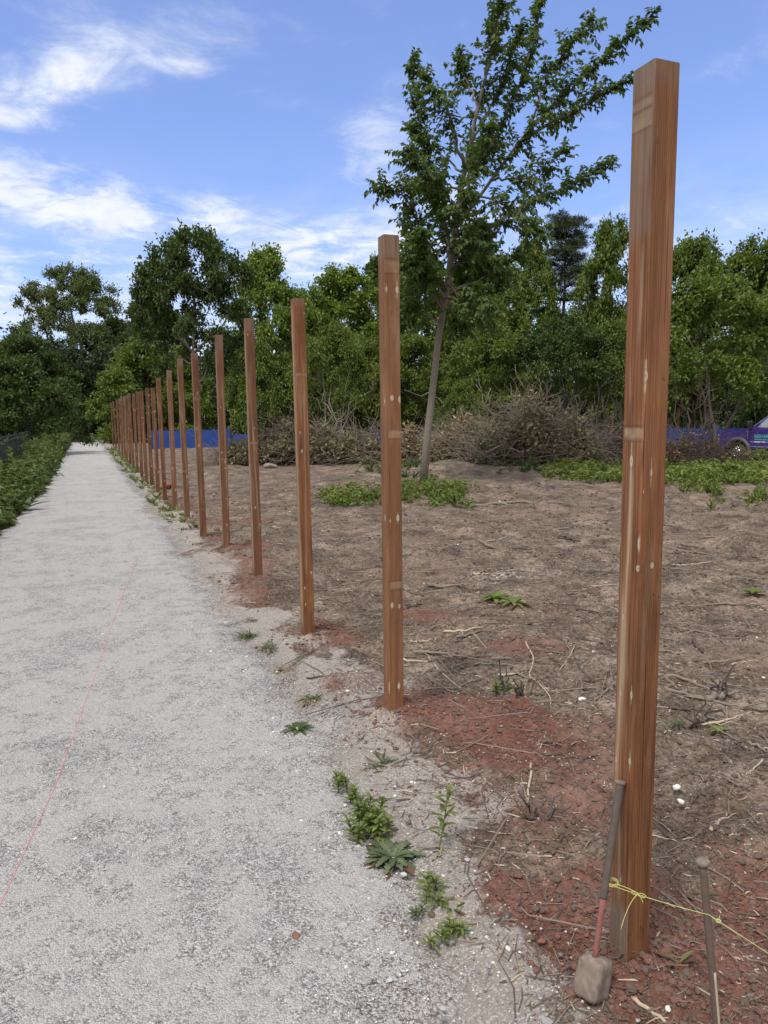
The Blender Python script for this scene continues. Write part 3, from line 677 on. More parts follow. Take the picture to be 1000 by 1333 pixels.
for i, (nm, key, u, v, w, d, lb, cat, grp, lm, bk) in enumerate(TREES):
    plant_tree(nm, key, u, v, w, d, lb, cat, grp, lm, bk, rz=i*2.4)

# the wood behind: one mass nobody could count
def wood_mass():
    r = np.random.default_rng(31); mb = MB()
    for u in np.linspace(-260, 1260, 150):
        for row in range(2):
            d = 72+row*16+r.uniform(-5, 5)
            if 70 < u < 140 and row == 0: d = 98
            p = onray(u+r.uniform(-6, 6), 545, d); p[2] = float(gz(p[0], p[1]))
            h = r.uniform(5.5, 8.) if u > 300 else r.uniform(6, 9)
            for z in np.arange(.4, h, .85):
                m = 62; c = p+[0, 0, z]+r.normal(size=3)*.4
                leaves(mb, c+r.normal(size=(m, 3))*[1.3, 1.3, .6], r.normal(size=(m, 3)), r.normal(size=(m, 3))+[0, 0, .8], r.uniform(.3, .5, m), .28)
    return tag(mb.build('woodland', L_PINE_SHADE), kind='stuff')  # deep shade under the canopy is put into this leaf colour
wood_mass()

# bare pale stems in the shade under the bushes
def understory(u, v0, v1, dist, label, seed, mat=None):
    r = np.random.default_rng(seed); p = onray(u, v0, dist); zb = float(gz(p[0], p[1])); H = onray(u, v1, dist)[2]-zb; mb = MB()
    for s_ in range(r.integers(2, 5)):
        tip = np.array([r.normal()*1.1, r.normal()*.7, H*r.uniform(.7, 1.05)]); P = wander([r.normal()*.1, r.normal()*.1, -.15], tip, r, 8, .05, .3)
        addtube(mb, P, np.linspace(.042, .013, 8), 5)
        for b in range(r.integers(3, 6)):
            k = r.integers(2, 7); a = P[k]; addtube(mb, wander(a, a+np.array([r.normal()*.7, r.normal()*.6, abs(r.normal())*.6+.2]), r, 5, .07), np.linspace(.022, .007, 5), 4)
    tag(mb.build('bare_shrub', mat or BARK, loc=(p[0], p[1], zb)), label, 'shrub', 'bare stemmed shrubs under the trees')
for i, (u, v0, v1, d, lb) in enumerate(((690, 560, 478, 34, 'bare grey shrub stems behind the big olive brush pile'), (735, 560, 470, 36, 'arching bare shrub stems under the dark bush below the pine'),
      (775, 565, 480, 35, 'bare shrub stems just left of the nearest post'), (895, 575, 470, 37, 'crooked bare stems right of the nearest post'), (925, 580, 450, 38, 'bare stems crossing the right-hand blue barrier'),
      (645, 555, 495, 35, 'low bare shrub with one pale bent branch behind the tan brush'), (430, 555, 485, 38, 'pale forked bare stem behind the third nearest post'))):
    understory(u, v0, v1, d, lb, 50+i, BARKP if i in (6, 5) else BARKD if i in (1, 2, 4) else BARK)

# ------------------------------------------------------------------ the slender young tree
def elm():
    r = np.random.default_rng(5); base = g(550, 628); dist = np.hypot(base[0], base[1]); zb = base[2]
    vd = np.array([FW[0], FW[1], 0]); vd /= np.linalg.norm(vd)
    depth0 = (base-[0, 0, CAMH]) @ vd
    def P3(u, v, off):
        d = ray(u, v); k = (depth0+off)/(d @ vd); return d*k+[0, 0, CAMH]-base
    T = [(550, 632, 0), (556, 570, 0), (563, 510, 0), (571, 440, 0), (580, 385, 0), (592, 300, .1), (605, 220, .1), (622, 140, 0), (640, 70, 0), (652, 10, 0), (660, -40, 0)]
    trunk = np.array([P3(*q) for q in T]); trunk[0, 2] -= .25
    root = empty('young_tree', tuple(base), 'slender young tree with a lopsided airy crown, alone in the cleared soil', 'tree')
    tb = MB(); lb = MB()
    addtube(tb, trunk, [.115, .092, .084, .080, .074, .07, .055, .04, .028, .016, .006], 10)
    limbs = [[(592, 300, .1), (640, 235, -.5), (690, 165, -.9), (740, 112, -1.2), (790, 72, -1.3), (852, 16, -1.4)],
      [(588, 330, .1), (640, 292, .5), (700, 258, .9), (750, 240, 1.1), (793, 212, 1.2)],
      [(580, 385, 0), (555, 312, -.4), (525, 255, -.8), (490, 243, -1.)],
      [(588, 330, 0), (566, 260, .6), (550, 180, .9), (541, 120, 1.), (538, 70, 1.)],
      [(600, 245, .1), (640, 190, .7), (672, 120, 1.1), (692, 60, 1.2), (703, 0, 1.3)],
      [(605, 220, .1), (590, 165, -.6), (572, 120, -.8), (556, 102, -.9)],
      [(672, 190, -.8), (730, 152, -.6), (780, 122, -.5), (815, 106, -.4)],
      [(580, 385, 0), (622, 368, .6), (655, 345, 1.), (684, 325, 1.2)],
      [(578, 400, 0), (548, 368, .4), (522, 345, .7), (505, 335, .9)],
      [(590, 320, .1), (600, 270, -1.3), (612, 245, -2.0)], [(586, 350, 0), (580, 300, 1.4), (572, 250, 2.1)],
      [(597, 270, .1), (560, 232, -1.1), (528, 195, -1.7)], [(600, 250, .1), (650, 262, -1.), (690, 292, -1.5), (700, 305, -1.6)],
      [(584, 370, 0), (612, 398, -.6), (640, 418, -.9)], [(612, 190, .1), (645, 130, .3), (664, 75, .5), (676, 40, .5)],
      [(580, 385, 0), (545, 330, 1.2), (530, 290, 1.6)], [(582, 375, 0), (600, 330, 1.2), (640, 310, 1.8)], [(579, 392, 0), (556, 350, -1.2), (548, 300, -1.9)],
      [(588, 330, .1), (610, 310, -1.), (645, 335, -1.6)], [(622, 140, 0), (606, 100, .5), (600, 70, .6)], [(628, 115, 0), (640, 50, -.5), (655, 5, -.6)],
      [(640, 235, -.5), (690, 232, -1.2), (735, 198, -1.4)], [(690, 165, -.9), (706, 110, -.6), (735, 66, -.6), (772, 28, -.5)], [(580, 385, 0), (592, 410, .8), (604, 432, 1.1)],
      [(604, 225, .1), (560, 190, .8), (536, 165, 1.1)], [(575, 420, 0), (545, 405, -.5), (530, 402, -.8)], [(598, 265, .1), (625, 215, -.9), (640, 160, -1.2)]]
    for k in range(14):
        v0 = r.uniform(235, 405); uc = np.interp(v0, [220, 300, 385, 440], [605, 592, 580, 571]); sg = r.choice([-1, 1]); o_ = r.uniform(-2.0, 2.0)
        du = r.uniform(25, 78); v1 = v0-r.uniform(-15, 75); limbs.append([(uc, v0, 0), (uc+sg*du*.5, (v0+v1)/2-8, o_*.5), (uc+sg*du, v1, o_)])
    for li, L in enumerate(limbs):
        q = np.array([P3(*k) for k in L]); s_ = np.linspace(0, 1, len(q)); n = 14
        ss_ = np.linspace(0, 1, n); Q = np.stack([np.interp(ss_, s_, q[:, k]) for k in range(3)], -1); Q[1:-1] = (Q[:-2]+2*Q[1:-1]+Q[2:])/4
        Q[1:-1] += r.normal(size=(n-2, 3))*.03
        addtube(tb, Q, np.linspace(.045 if li < 9 else .03, .006, n), 5)
        ln = np.linalg.norm(np.diff(Q, axis=0), axis=1).sum(); nt = int(ln/.056)
        for k in range(nt):
            f = .22+.78*(k+r.random())/nt; c = np.array([np.interp(f, ss_, Q[:, a]) for a in range(3)]); ax = nrm(Q[min(n-1, int(f*n)+1)]-Q[max(0, int(f*n)-2)])
            L2 = r.uniform(.30, .85)*(1.0-.55*f)*(.85 if li in (0, 3, 4, 6) else 1.15)
            d = nrm(ax*.75+r.normal(size=3)*.62+[0, 0, .1]); tip = c+d*L2+[0, 0, -.12*L2]
            TP = bez(c, tip, 5, .1*L2); addtube(tb, TP, np.linspace(.008, .002, 5), 3)
            m = int(5+L2*16); sf = np.linspace(.12, 1., m); PP = np.stack([np.interp(sf, np.linspace(0, 1, 5), TP[:, a]) for a in range(3)], -1)
            tx = nrm(tip-c); sd = nrm(np.cross(tx, [0, 0, 1.])); sg = np.where(np.arange(m) % 2, 1., -1.)[:, None]
            D = tx*.6+sd*sg*.8+[0, 0, -.5]+r.normal(size=(m, 3))*.35
            leaves(lb, PP, D, r.normal(size=(m, 3))*.35+[0, 0, 1.], r.uniform(.10, .165, m), r.uniform(.06, .095, m), .2, .25)
        # leafy end shoot
        m = 16; f = np.linspace(.8, 1, m); PP = np.stack([np.interp(f, ss_, Q[:, a]) for a in range(3)], -1)
        D = nrm(Q[-1]-Q[-4])*.6+r.normal(size=(m, 3))*.7+[0, 0, -.3]; leaves(lb, PP, D, r.normal(size=(m, 3))*.4+[0, 0, 1.], .11, .06)
    # leaves on the leader
    for k in range(120):
        f = r.uniform(.5, 1.); c = np.array([np.interp(f, np.linspace(0, 1, 11), trunk[:, a]) for a in range(3)]); d = nrm(r.normal(size=3)+[0, 0, .5]); L2 = r.uniform(.3, .75)*(1.4-f)
        TP = bez(c, c+d*L2, 4, .05); addtube(tb, TP, np.linspace(.008, .002, 4), 3); m = int(5+L2*16)
        PP = c+(TP[-1]-c)*np.linspace(.15, 1, m)[:, None]; leaves(lb, PP, d+r.normal(size=(m, 3))*.8+[0, 0, -.4], r.normal(size=(m, 3))*.4+[0, 0, 1.], r.uniform(.085, .145, m), .065)
    tb.build('trunk', BARKE, root); lb.build('crown', L_ELM, root)
elm()

# ------------------------------------------------------------------ brush piles
def pile(name, u0, u1, vtop, dist, depth, label, seed, ntw, nlf, leafm, twm, skew=0., ll=.11, longb=0):
    r = np.random.default_rng(seed); a = onray(u0, 600, dist); b = onray(u1, 600, dist); c = (a+b)/2; ax = nrm(b-a)[:2]; L = np.linalg.norm((b-a)[:2]); nx = np.array([-ax[1], ax[0]])
    zb = float(gz(c[0], c[1])); H = onray((u0+u1)/2, vtop, dist)[2]-zb
    root = empty(name, (c[0], c[1], zb), label, 'brush pile', 'heaps of cut brush'); tb = MB(); lb = MB()
    def env(s, w): return H*np.clip(1-(np.abs(2*s-1-skew*.3))**2.2, 0, 1)**.7*np.clip(1-w*w, 0, 1)**.5*(.72+.28*np.sin(s*9+seed)*np.sin(s*23+seed))
    def pt(n):
        s = r.uniform(0, 1, n); w = r.uniform(-1, 1, n); h = env(s, w)*np.sqrt(r.uniform(0.02, 1, n)); q = (s-.5)*L; y = w*depth*.5
        return np.stack([ax[0]*q+nx[0]*y, ax[1]*q+nx[1]*y, h], -1)
    A = pt(ntw)
    for k in range(ntw):
        ln = r.uniform(.5, 1.7); d = nrm(np.append(ax*r.normal()*1.0+nx*r.normal()*.5, r.normal()*.35+.12)); e = A[k]+d*ln; e[2] = max(e[2], .02)
        P = wander(A[k], e, r, 5, .05); addtube(tb, P, np.linspace(r.uniform(.006, .018), .004, 5), 3)
        if r.random() < .6:
            q = P[r.integers(1, 4)]; addtube(tb, bez(q, q+nrm(d+r.normal(size=3)*.7)*ln*.5, 4), np.linspace(.006, .002, 4), 3)
    for k in range(longb):
        p = pt(1)[0]; p[2] *= .6; e = p+np.append(ax*r.choice([-1, 1])*r.uniform(1.5, 3.)-nx*r.uniform(.2, 1.), r.uniform(-.2, .9)); e[2] = max(e[2], .05)
        addtube(tb, wander(p, e, r, 8, .05), np.linspace(.03, .008, 8), 5)
    if nlf:
        C = pt(nlf//8)
        for c_ in C:
            m = 12; d = nrm(r.normal(size=3)+[0, 0, .8]); P = c_+d*np.linspace(0, .4, m)[:, None]+r.normal(size=(m, 3))*.06
            leaves(lb if nlf > 1000 else tb, P, d*.4+r.normal(size=(m, 3))*.7, r.normal(size=(m, 3))*.7+[0, 0, 1.], ll*r.uniform(.8, 1.7, m), ll*.85, mi=0 if nlf > 1000 else 1)
        if lb.n: lb.build('leaf_mass', leafm, root)
    tb.build('branch_mass', [twm, leafm], root)
pile('brush_pile', 290, 505, 547, 27.0, 2.6, 'long low heap of grey-olive brush between the fourth and second posts', 61, 1100, 6500, L_DULL, TWIG)
pile('brush_pile', 352, 392, 538, 27.6, 1.2, 'small rust-red dead brush heap behind the third post', 62, 160, 1700, L_RUST, TWIGD)
pile('brush_pile', 556, 652, 535, 25.5, 2.2, 'tan brush heap with dry pale leaves right of the slender trunk', 63, 650, 4200, L_DRY, TWIG, longb=6)
pile('brush_pile', 622, 775, 508, 24.0, 3.0, 'tallest olive green brush heap, leaves still on, mid clearing', 64, 1300, 8000, L_DULL, TWIG, longb=26)
pile('brush_pile', 735, 880, 556, 26.0, 2.0, 'dark leafless heap of twigs behind the nearest post', 65, 900, 900, L_RUST, TWIGD)
pile('brush_pile', 855, 950, 568, 27.0, 1.8, 'brown twig heap with long pale branches in front of the purple truck', 66, 700, 500, L_RUST, TWIGD, longb=10)
pile('brush_pile', 505, 560, 556, 26.0, 1.6, 'low brown brush heap between the second post and the slender trunk', 67, 260, 1500, L_DRY, TWIG)

# ------------------------------------------------------------------ blue barrier
M_BLUE = simple('blue_sheeting', (.010, .048, .25), .55, var=.45, scale=3)
def barrier(u0, u1, vt, d0, d1, label, nseg):
    a = onray(u0, 570, d0); b = onray(u1, 570, d1); root = empty('blue_barrier', (a[0], a[1], float(gz(a[0], a[1]))), label, 'barrier', 'low blue barriers at the edge of the wood')
    o0 = np.array(root.location); mb = MB(); n = nseg*8+1; s = np.linspace(0, 1, n); P = a+(b-a)*s[:, None]; z0 = gz(P[:, 0], P[:, 1])
    nx = nrm(np.array([-(b-a)[1], (b-a)[0], 0])); hgt = onray(u0, vt, d0)[2]-float(gz(a[0], a[1]))
    P = P+nx*(.008*np.sin(s*nseg*2*np.pi))[:, None]; V = []
    for off in (-.008, .008):
        V.append(np.stack([P[:, 0]+nx[0]*off, P[:, 1]+nx[1]*off, z0-.1], -1)); V.append(np.stack([P[:, 0]+nx[0]*off, P[:, 1]+nx[1]*off, z0+hgt+.03*np.sin(s*nseg*6.28*.5)], -1))
    V = np.concatenate(V)-o0; i = np.arange(n-1); F = []
    for q, w in ((0, n), (3*n, 2*n), (n, 3*n), (2*n, 0)): F.append(np.stack([q+i, q+i+1, w+i+1, w+i], -1))
    mb.add(V, np.concatenate(F)); mb.build('sheeting', M_BLUE, root, smooth=False)
    for k in range(nseg+1):
        p = a+(b-a)*k/nseg; pb = MB(); addbox(pb, .05, .05, hgt+.25, np.array([p[0], p[1], float(gz(p[0], p[1]))+hgt/2])-o0+nx*.06, .004); pb.build('stake', BARKD, root, smooth=False)
barrier(196, 300, 561, 43, 43, 'low blue barrier seen between the posts left of the brush heaps', 5)
barrier(300, 700, 566, 43.2, 41, 'low blue barrier just showing over the middle brush heaps', 8)
barrier(838, 1060, 557, 40, 41, 'low blue barrier behind the purple truck and bare stems', 6)

# ------------------------------------------------------------------ black railing on the left
M_BLACK = simple('black_steel', (.022, .025, .030), .45, var=.2, scale=12)
def railing():
    ys_ = np.arange(8, 46.1, 2.4); x0 = lambda y: -2.25-.012*(y-8)
    root = empty('railing', (x0(8), 8, pz(x0(8), 8)), 'black metal railing running along the left side of the path', 'railing'); o0 = np.array(root.location)
    for k, y in enumerate(ys_):
        z = float(gz(x0(y), y)); mb = MB(); addbox(mb, .06, .06, 1.35, np.array([x0(y), y, z+.5])-o0, .004); mb.build('post', M_BLACK, root, smooth=False)
        if k == len(ys_)-1: break
        y2 = ys_[k+1]; mb = MB(); a = np.array([x0(y), y, z]); b = np.array([x0(y2), y2, float(gz(x0(y2), y2))])
        for h, th in ((1.1, .05), (.95, .03), (.15, .04)): 
            m = (a+b)/2+[0, 0, h]; addbox(mb, .035, 2.34, th, m-o0, .003, rot=rotz(math.atan2(-(b-a)[0], (b-a)[1])))
        for q in np.linspace(.04, .96, 20):
            p = a+(b-a)*q; addbox(mb, .018, .045, .82, p+[0, 0, .55]-o0)
        mb.build('rail_panel', M_BLACK, root, smooth=False)
railing()

# ------------------------------------------------------------------ weeds
def weeds(name, pts, hts, leafm, seed, label=None, cat=None, kind='stuff', ll=.09, per=14, wid=.4, spread=.5, grass=0., parts=False):
    r = np.random.default_rng(seed); mb = MB(); tb = MB()
    for (x, y), h in zip(pts, hts):
        z = max(float(gz(x, y)), -.03); base = np.array([x, y, z-.02]); tip = base+[r.normal()*spread*h, r.normal()*spread*h, h]; P = bez(base, tip, 5, .12*h)
        if r.random() < grass:
            m = 9; an = r.uniform(0, 6.28, m); D = np.stack([np.cos(an)*.6, np.sin(an)*.6, r.uniform(.5, 1.4, m)], -1)
            leaves(mb, np.repeat(base[None], m, 0), D, rdir(m, r), h*r.uniform(.6, 1.1, m), .012, .1, .3); continue
        m = int(per*r.uniform(.6, 1.3)); f = r.uniform(.15, 1., m); Q = np.stack([np.interp(f, np.linspace(0, 1, 5), P[:, a]) for a in range(3)], -1); an = r.uniform(0, 6.28, m)
        D = np.stack([np.cos(an), np.sin(an), r.uniform(-.3, .5, m)], -1)
        leaves(mb, Q, D, r.normal(size=(m, 3))*.3+[0, 0, 1.], ll*r.uniform(.6, 1.35, m), ll*wid, .2, .35)
        addtube(tb, P, np.linspace(.005, .002, 5), 3)
    if tb.n:
        for V, F, M_ in zip([np.concatenate(tb.v)], [None], [None]): pass
        b = mb.n; mb.v.append(np.concatenate(tb.v)); mb.n += tb.n
        for f in tb.f: mb.f.append(f+b); mb.m.append(np.zeros(len(f)))
    return tag(mb.build(name, leafm), label, cat, kind=kind)
r = np.random.default_rng(77)
n = 2700; y = 7.5+(r.random(n)**1.5)*56; w = r.random(n); xe = xl(y)+.28*(fbm(y*1.1, y*0, 3)-.45)
x = xe-.05-w*.85; h = .12+.60*np.clip(w*1.9, 0, 1)*r.uniform(.3, 1.35, n)*np.where(y < 28, .58, 1.05)*(.7+.6*fbm(y*.5, y*0+3, 2))
weeds('roadside_weeds', np.stack([x, y], -1), h, L_HEDGE, 78, ll=.15, per=15, wid=.40)
n = 900; y = 8+r.random(n)*30; x = xl(y)-.1-r.random(n)*1.2
weeds('roadside_grass', np.stack([x, y], -1), .2+.35*r.random(n), L_WEEDD, 79, grass=.7, ll=.10)
n = 1500; y = 7+r.random(n)*50; x = xl(y)-1.6-r.random(n)*3.5
weeds('verge_undergrowth', np.stack([x, y], -1), .4+.7*r.random(n), L_WEEDD, 80, ll=.15, per=13)
# weeds at the foot of the slender tree and along the back of the clearing
def patch(poly_uv, n, hmin, hmax, name, mat, seed, ll, per=10, grass=.25):
    r = np.random.default_rng(seed); pts = []
    for _ in range(n):
        k = r.integers(0, len(poly_uv)); u, v, ru, rv = poly_uv[k]; q = g(u+np.clip(r.normal(), -2, 2)*ru*.5, max(v+np.clip(r.normal(), -2, 2)*rv*.5, 596)); pts.append(q[:2])
    return weeds(name, pts, r.uniform(hmin, hmax, n), mat, seed, ll=ll, per=per, grass=grass)
patch([(480, 648, 60, 12), (545, 645, 60, 14), (560, 640, 40, 12), (590, 650, 30, 10), (450, 652, 30, 8)], 380, .08, .32, 'weed_patch', L_WEED, 81, .10)
patch([(760, 618, 50, 10), (850, 618, 80, 14), (920, 618, 70, 14), (980, 615, 50, 16), (900, 622, 120, 10)], 850, .10, .36, 'weed_bank', L_WEED, 82, .15)
patch([(620, 606, 60, 6), (520, 612, 60, 6), (680, 612, 60, 6)], 160, .12, .35, 'sparse_weeds', L_WEEDD, 83, .10)
patch([(990, 648, 14, 8), (905, 640, 30, 6), (930, 650, 10, 6)], 60, .1, .3, 'sparse_weeds', L_WEED, 84, .10)
pts = []; r = np.random.default_rng(90)
for _ in range(260):
    y = 11+r.random()*34; x = xr(y)+r.uniform(.05, .45); pts.append((x, y))
weeds('post_line_weeds', pts, r.uniform(.05, .22, 260), L_WEED, 85, ll=.06, per=8, grass=.5)

PLANTS = 0
def plant(name, u, v, label, group=None):
    p = g(u, v); p[2] = pz(p[0], p[1])-.003
    return empty(name, tuple(p), label, 'weed', group or 'weeds on the gravel edge')
def lance(mb, base, D, N, L, Wd, r, bend=.5, seg=6, wave=0., mi=0):
    """one long leaf with a real outline, arching over"""
    D = nrm(np.asarray(D, float)); Sx = nrm(np.cross(D, N)); N = np.cross(Sx, D); s = np.linspace(0, 1, seg)
    C = base+D*(L*s)[:, None]-np.array([0, 0, 1])*(bend*L*s**2)[:, None]; wd = Wd*.5*np.sin(np.pi*np.clip(s*.9+.07, 0, 1))**.8*(1+wave*np.where(np.arange(seg) % 2, 1, -1)); wd[-1] = .0005
    V = np.stack([C-Sx*wd[:, None]+N*(wd*.35)[:, None], C, C+Sx*wd[:, None]+N*(wd*.35)[:, None]], 1).reshape(-1, 3); i = np.arange(seg-1)[:, None]*3
    F = np.concatenate([np.concatenate([i+k, i+k+1, i+k+4, i+k+3], 1) for k in (0, 1)]); mb.add(V, F, mi)
def rosette(u, v, n, L, label, mat, seed, wave=.15, zup=.25):
    r = np.random.default_rng(seed); root = plant('rosette_weed', u, v, label); mb = MB(); db = MB()
    for k in range(n):
        a = k*2.4+r.normal()*.15; e = zup+.7*(k/n)**1.5+r.normal()*.06
        lance(mb, np.array([math.cos(a), math.sin(a), 0])*.008, [math.cos(a), math.sin(a), e], [0, 0, 1.], L*r.uniform(.75, 1.15)*(1-.3*k/n), L*.21, r, .34+r.uniform(-.1, .1), 13, wave)
    for k in range(max(4, n//4) if L < .3 else 0):
        a = r.uniform(0, 6.28); lance(db, np.array([math.cos(a), math.sin(a), .0])*.01, [math.cos(a), math.sin(a), .08], [0, 0, 1.], L*r.uniform(.8, 1.2), L*.22, r, .08, 6, .1)
    mb.build('leaf_rosette', mat, root)
    if db.n: db.build('withered_leaves', L_RUST, root)
def shoots(u, v, n, H, label, mat, seed, spread=.04, ll=.05, wid=.22, dens=220, name='leafy_weed'):
    r = np.random.default_rng(seed); root = plant(name, u, v, label); mb = MB()
    for k in range(n):
        b = np.array([r.normal()*spread, r.normal()*spread, -.005]); h = H*r.uniform(.55, 1.05) if n > 1 else H; tip = b+[r.normal()*.12*h, r.normal()*.12*h, h]; P = bez(b, tip, 6, .02*h)
        tb = MB(); addtube(tb, P, np.linspace(.0028, .0014, 6), 5); tb.build('stem', L_RUST if k % 2 else L_WEED, root); m = int(h*dens*r.uniform(.5, .8))+3
        for q in range(m):
            f = .22+.78*q/m; c = np.array([np.interp(f, np.linspace(0, 1, 6), P[:, a]) for a in range(3)]); a = q*2.4+r.normal()*.2; up = .35+.9*f**3
            lance(mb, c, [math.cos(a), math.sin(a), up], [0, 0, 1.], ll*r.uniform(.6, 1.3)*(1.05-.45*f**3), ll*wid*r.uniform(.8, 1.3), r, r.uniform(.05, .55), 6)
    mb.build('leaves', mat, root)
def tuft(u, v, n, L, label, mat, seed, name='grass_tuft', dead=0):
    r = np.random.default_rng(seed); root = plant(name, u, v, label); mb = MB(); db = MB()
    for k in range(n+dead):
        a = r.uniform(0, 6.28); b = np.array([r.normal()*L*.22, r.normal()*L*.16, -.004]); t_ = mb if k < n else db
        lance(t_, b, [math.cos(a), math.sin(a), r.uniform(.3, 1.2) if k < n else r.uniform(.05, .5)], [0, 0, 1.], L*r.uniform(.5, 1.1), .006, r, .45, 5)
    mb.build('blades', mat, root)
    if dead: db.build('dead_blades', L_STRAW, root)
rosette(511, 1118, 44, .135, 'dark green rosette weed flat on the gravel edge, largest of the weeds', L_GREYG, 201, .30, .16)
rosette(388, 958, 14, .10, 'small ragged dandelion-like weed left of the second post foot', L_WEEDD, 202, .3, .35)
rosette(590, 1180, 6, .06, 'tiny pale weed with a few leaves below the dark rosette', L_WEED, 203, .1, .6)
shoots(571, 1108, 1, .235, 'tall single-stemmed weed with pointed leaves right of the dark rosette', L_WEED, 204, 0, .062, .24, 165)
shoots(485, 1085, 15, .12, 'bushy bright green weed just behind the dark rosette', L_WEED, 205, .045, .045, .3, 260)
shoots(452, 1050, 6, .07, 'low straggling weed with reddish stems left of the bushy one', L_WEED, 206, .04, .032, .35, 300)
shoots(441, 1020, 4, .05, 'little green weed at the upper end of the weed line', L_WEED, 207, .02, .03, .4, 300)
shoots(566, 1170, 4, .06, 'pair of short leafy shoots right below the dark rosette', L_WEED, 208, .03, .045, .22, 420)
shoots(578, 1228, 5, .05, 'small green shoot on the gravel, lowest of the weed line', L_WEED, 209, .03, .04, .22, 420)
shoots(540, 1195, 4, .035, 'tiny fine-leaved grey-green weed alone on the gravel', L_GREYG, 210, .012, .024, .2, 600)
tuft(497, 995, 30, .11, 'half dead grass tuft on the gravel left of the second post', L_WEEDD, 211, dead=60)
tuft(405, 912, 22, .11, 'flattened brown tuft with green tips near the second post', L_WEEDD, 212, dead=60)
tuft(322, 830, 60, .15, 'olive grass tuft on the path edge left of the third post', L_WEEDD, 213, dead=20)
tuft(347, 848, 34, .14, 'small grass tuft nearest the third post foot', L_WEEDD, 214, dead=30)
tuft(366, 873, 8, .10, 'straw-coloured dead tuft between two grass tufts', L_STRAW, 215, dead=40)
tuft(580, 1112, 6, .09, 'wispy dead grass at the foot of the tall single-stemmed weed', L_STRAW, 216, dead=14)
rosette(645, 782, 18, .20, 'broad-leaved green weed alone in the bare soil', L_WEED, 217, .1, .3)
rosette(668, 786, 14, .18, 'second broad-leaved weed right beside the one alone in the soil', L_WEED, 227, .1, .3)
shoots(690, 660, 3, .1, 'small green seedling out in the bare soil', L_WEED, 218, .04, .05, .3, 200)
rosette(978, 776, 14, .16, 'bright green weed at the right edge of the bare soil', L_WEED, 219, .1, .5)
rosette(935, 952, 9, .07, 'small green weed in the soil right of the nearest post', L_WEED, 220, .1, .5)
rosette(880, 948, 9, .06, 'faint green weed next to the nearest post, among twigs', L_WEEDD, 221, .1, .5)
shoots(652, 905, 4, .12, 'thin green weed beside a dark stump right of the second post', L_WEED, 222, .04, .04, .4, 120)
rosette(883, 1258, 2, .06, 'two-leaved seedling near the foot of the nearest post', L_WEED, 223, .05, .9)
# big leaves leaning over the path's left edge
rosette(30, 662, 12, .55, 'broad grey-green dock leaves spilling over the left path edge', L_GREYG, 224, .1, .6)
shoots(14, 640, 5, .9, 'tall leafy weed standing against the black railing', L_WEED, 225, .12, .20, .35, 22)
shoots(75, 592, 6, 1.0, 'tall leafy weed at the far end of the black railing', L_WEED, 226, .3, .22, .4, 22)

# ------------------------------------------------------------------ litter, clods, stones
def litter(name, n, seed, lmin, lmax, rad, mat, ymax=22, dens=2.2, region=None):
    r = np.random.default_rng(seed); mb = MB(); c = 0; pts = []
    while c < n:
        m = n; d = 1.6+(r.random(m)**dens)*ymax; a = np.radians(r.uniform(2, 62, m)); x = d*np.sin(a); y = d*np.cos(a); gr_, tn, rd, _ = masks(x, y)
        ok = (gr_ < .2)*(r.random(m) > .75*tn)*(r.random(m) > .55*rd)*(x > 1.); pts.append(np.stack([x, y], -1)[ok]); c += ok.sum()
    p = np.concatenate(pts)[:n]; z = gz(p[:, 0], p[:, 1]); dist = np.hypot(p[:, 0], p[:, 1]); L = r.uniform(lmin, lmax, n)*np.clip(r.exponential(.6, n), .3, 2.5)*(.75+dist*.035)
    an = r.uniform(0, np.pi, n); D = np.stack([np.cos(an), np.sin(an), r.normal(size=n)*.12], -1); Sx = np.stack([-np.sin(an), np.cos(an), 0*an], -1); w = (rad*r.uniform(.6, 1.5, n)*(.8+dist*.05))[:, None]
    C = np.concatenate([p, (z+w[:, 0]*.6)[:, None]], 1); mid = C+Sx*(L*r.normal(size=n)*.08)[:, None]+[0, 0, .002]
    U = np.array([0, 0, 1.]); V = []
    for q, k in ((C-D*L[:, None]/2, 1.), (mid, 1.), (C+D*L[:, None]/2, .5)): V += [q-Sx*w*k, q+U*w*1.2*k, q+Sx*w*k]
    V = np.stack(V, 1).reshape(-1, 3); b = np.arange(n)[:, None]*9; F = np.concatenate([b+[i, i+1, i+4, i+3] for i in (0, 1, 3, 4)])
    return tag(mb.add(V, F).build(name, mat), kind='stuff')
litter('root_debris', 3800, 304, .16, .42, .0028, TWIGD, ymax=21, dens=1.15); litter('root_debris', 2600, 305, .16, .45, .0026, TWIG, ymax=21, dens=1.15); litter('twig_litter', 17000, 301, .03, .15, .0015, TWIG, dens=1.9); litter('twig_litter', 17000, 302, .03, .15, .0019, TWIGD, dens=1.9); litter('wood_chip_litter', 6500, 303, .012, .055, .0024, TWIGP, dens=1.9)
_t = (1+5**.5)/2
ICO = nrm(np.array([(-1, _t, 0), (1, _t, 0), (-1, -_t, 0), (1, -_t, 0), (0, -1, _t), (0, 1, _t), (0, -1, -_t), (0, 1, -_t), (_t, 0, -1), (_t, 0, 1), (-_t, 0, -1), (-_t, 0, 1)], float))
ICF = np.array([(0, 11, 5), (0, 5, 1), (0, 1, 7), (0, 7, 10), (0, 10, 11), (1, 5, 9), (5, 11, 4), (11, 10, 2), (10, 7, 6), (7, 1, 8), (3, 9, 4), (3, 4, 2), (3, 2, 6), (3, 6, 8), (3, 8, 9), (4, 9, 5), (2, 4, 11), (6, 2, 10), (8, 6, 7), (9, 8, 1)])
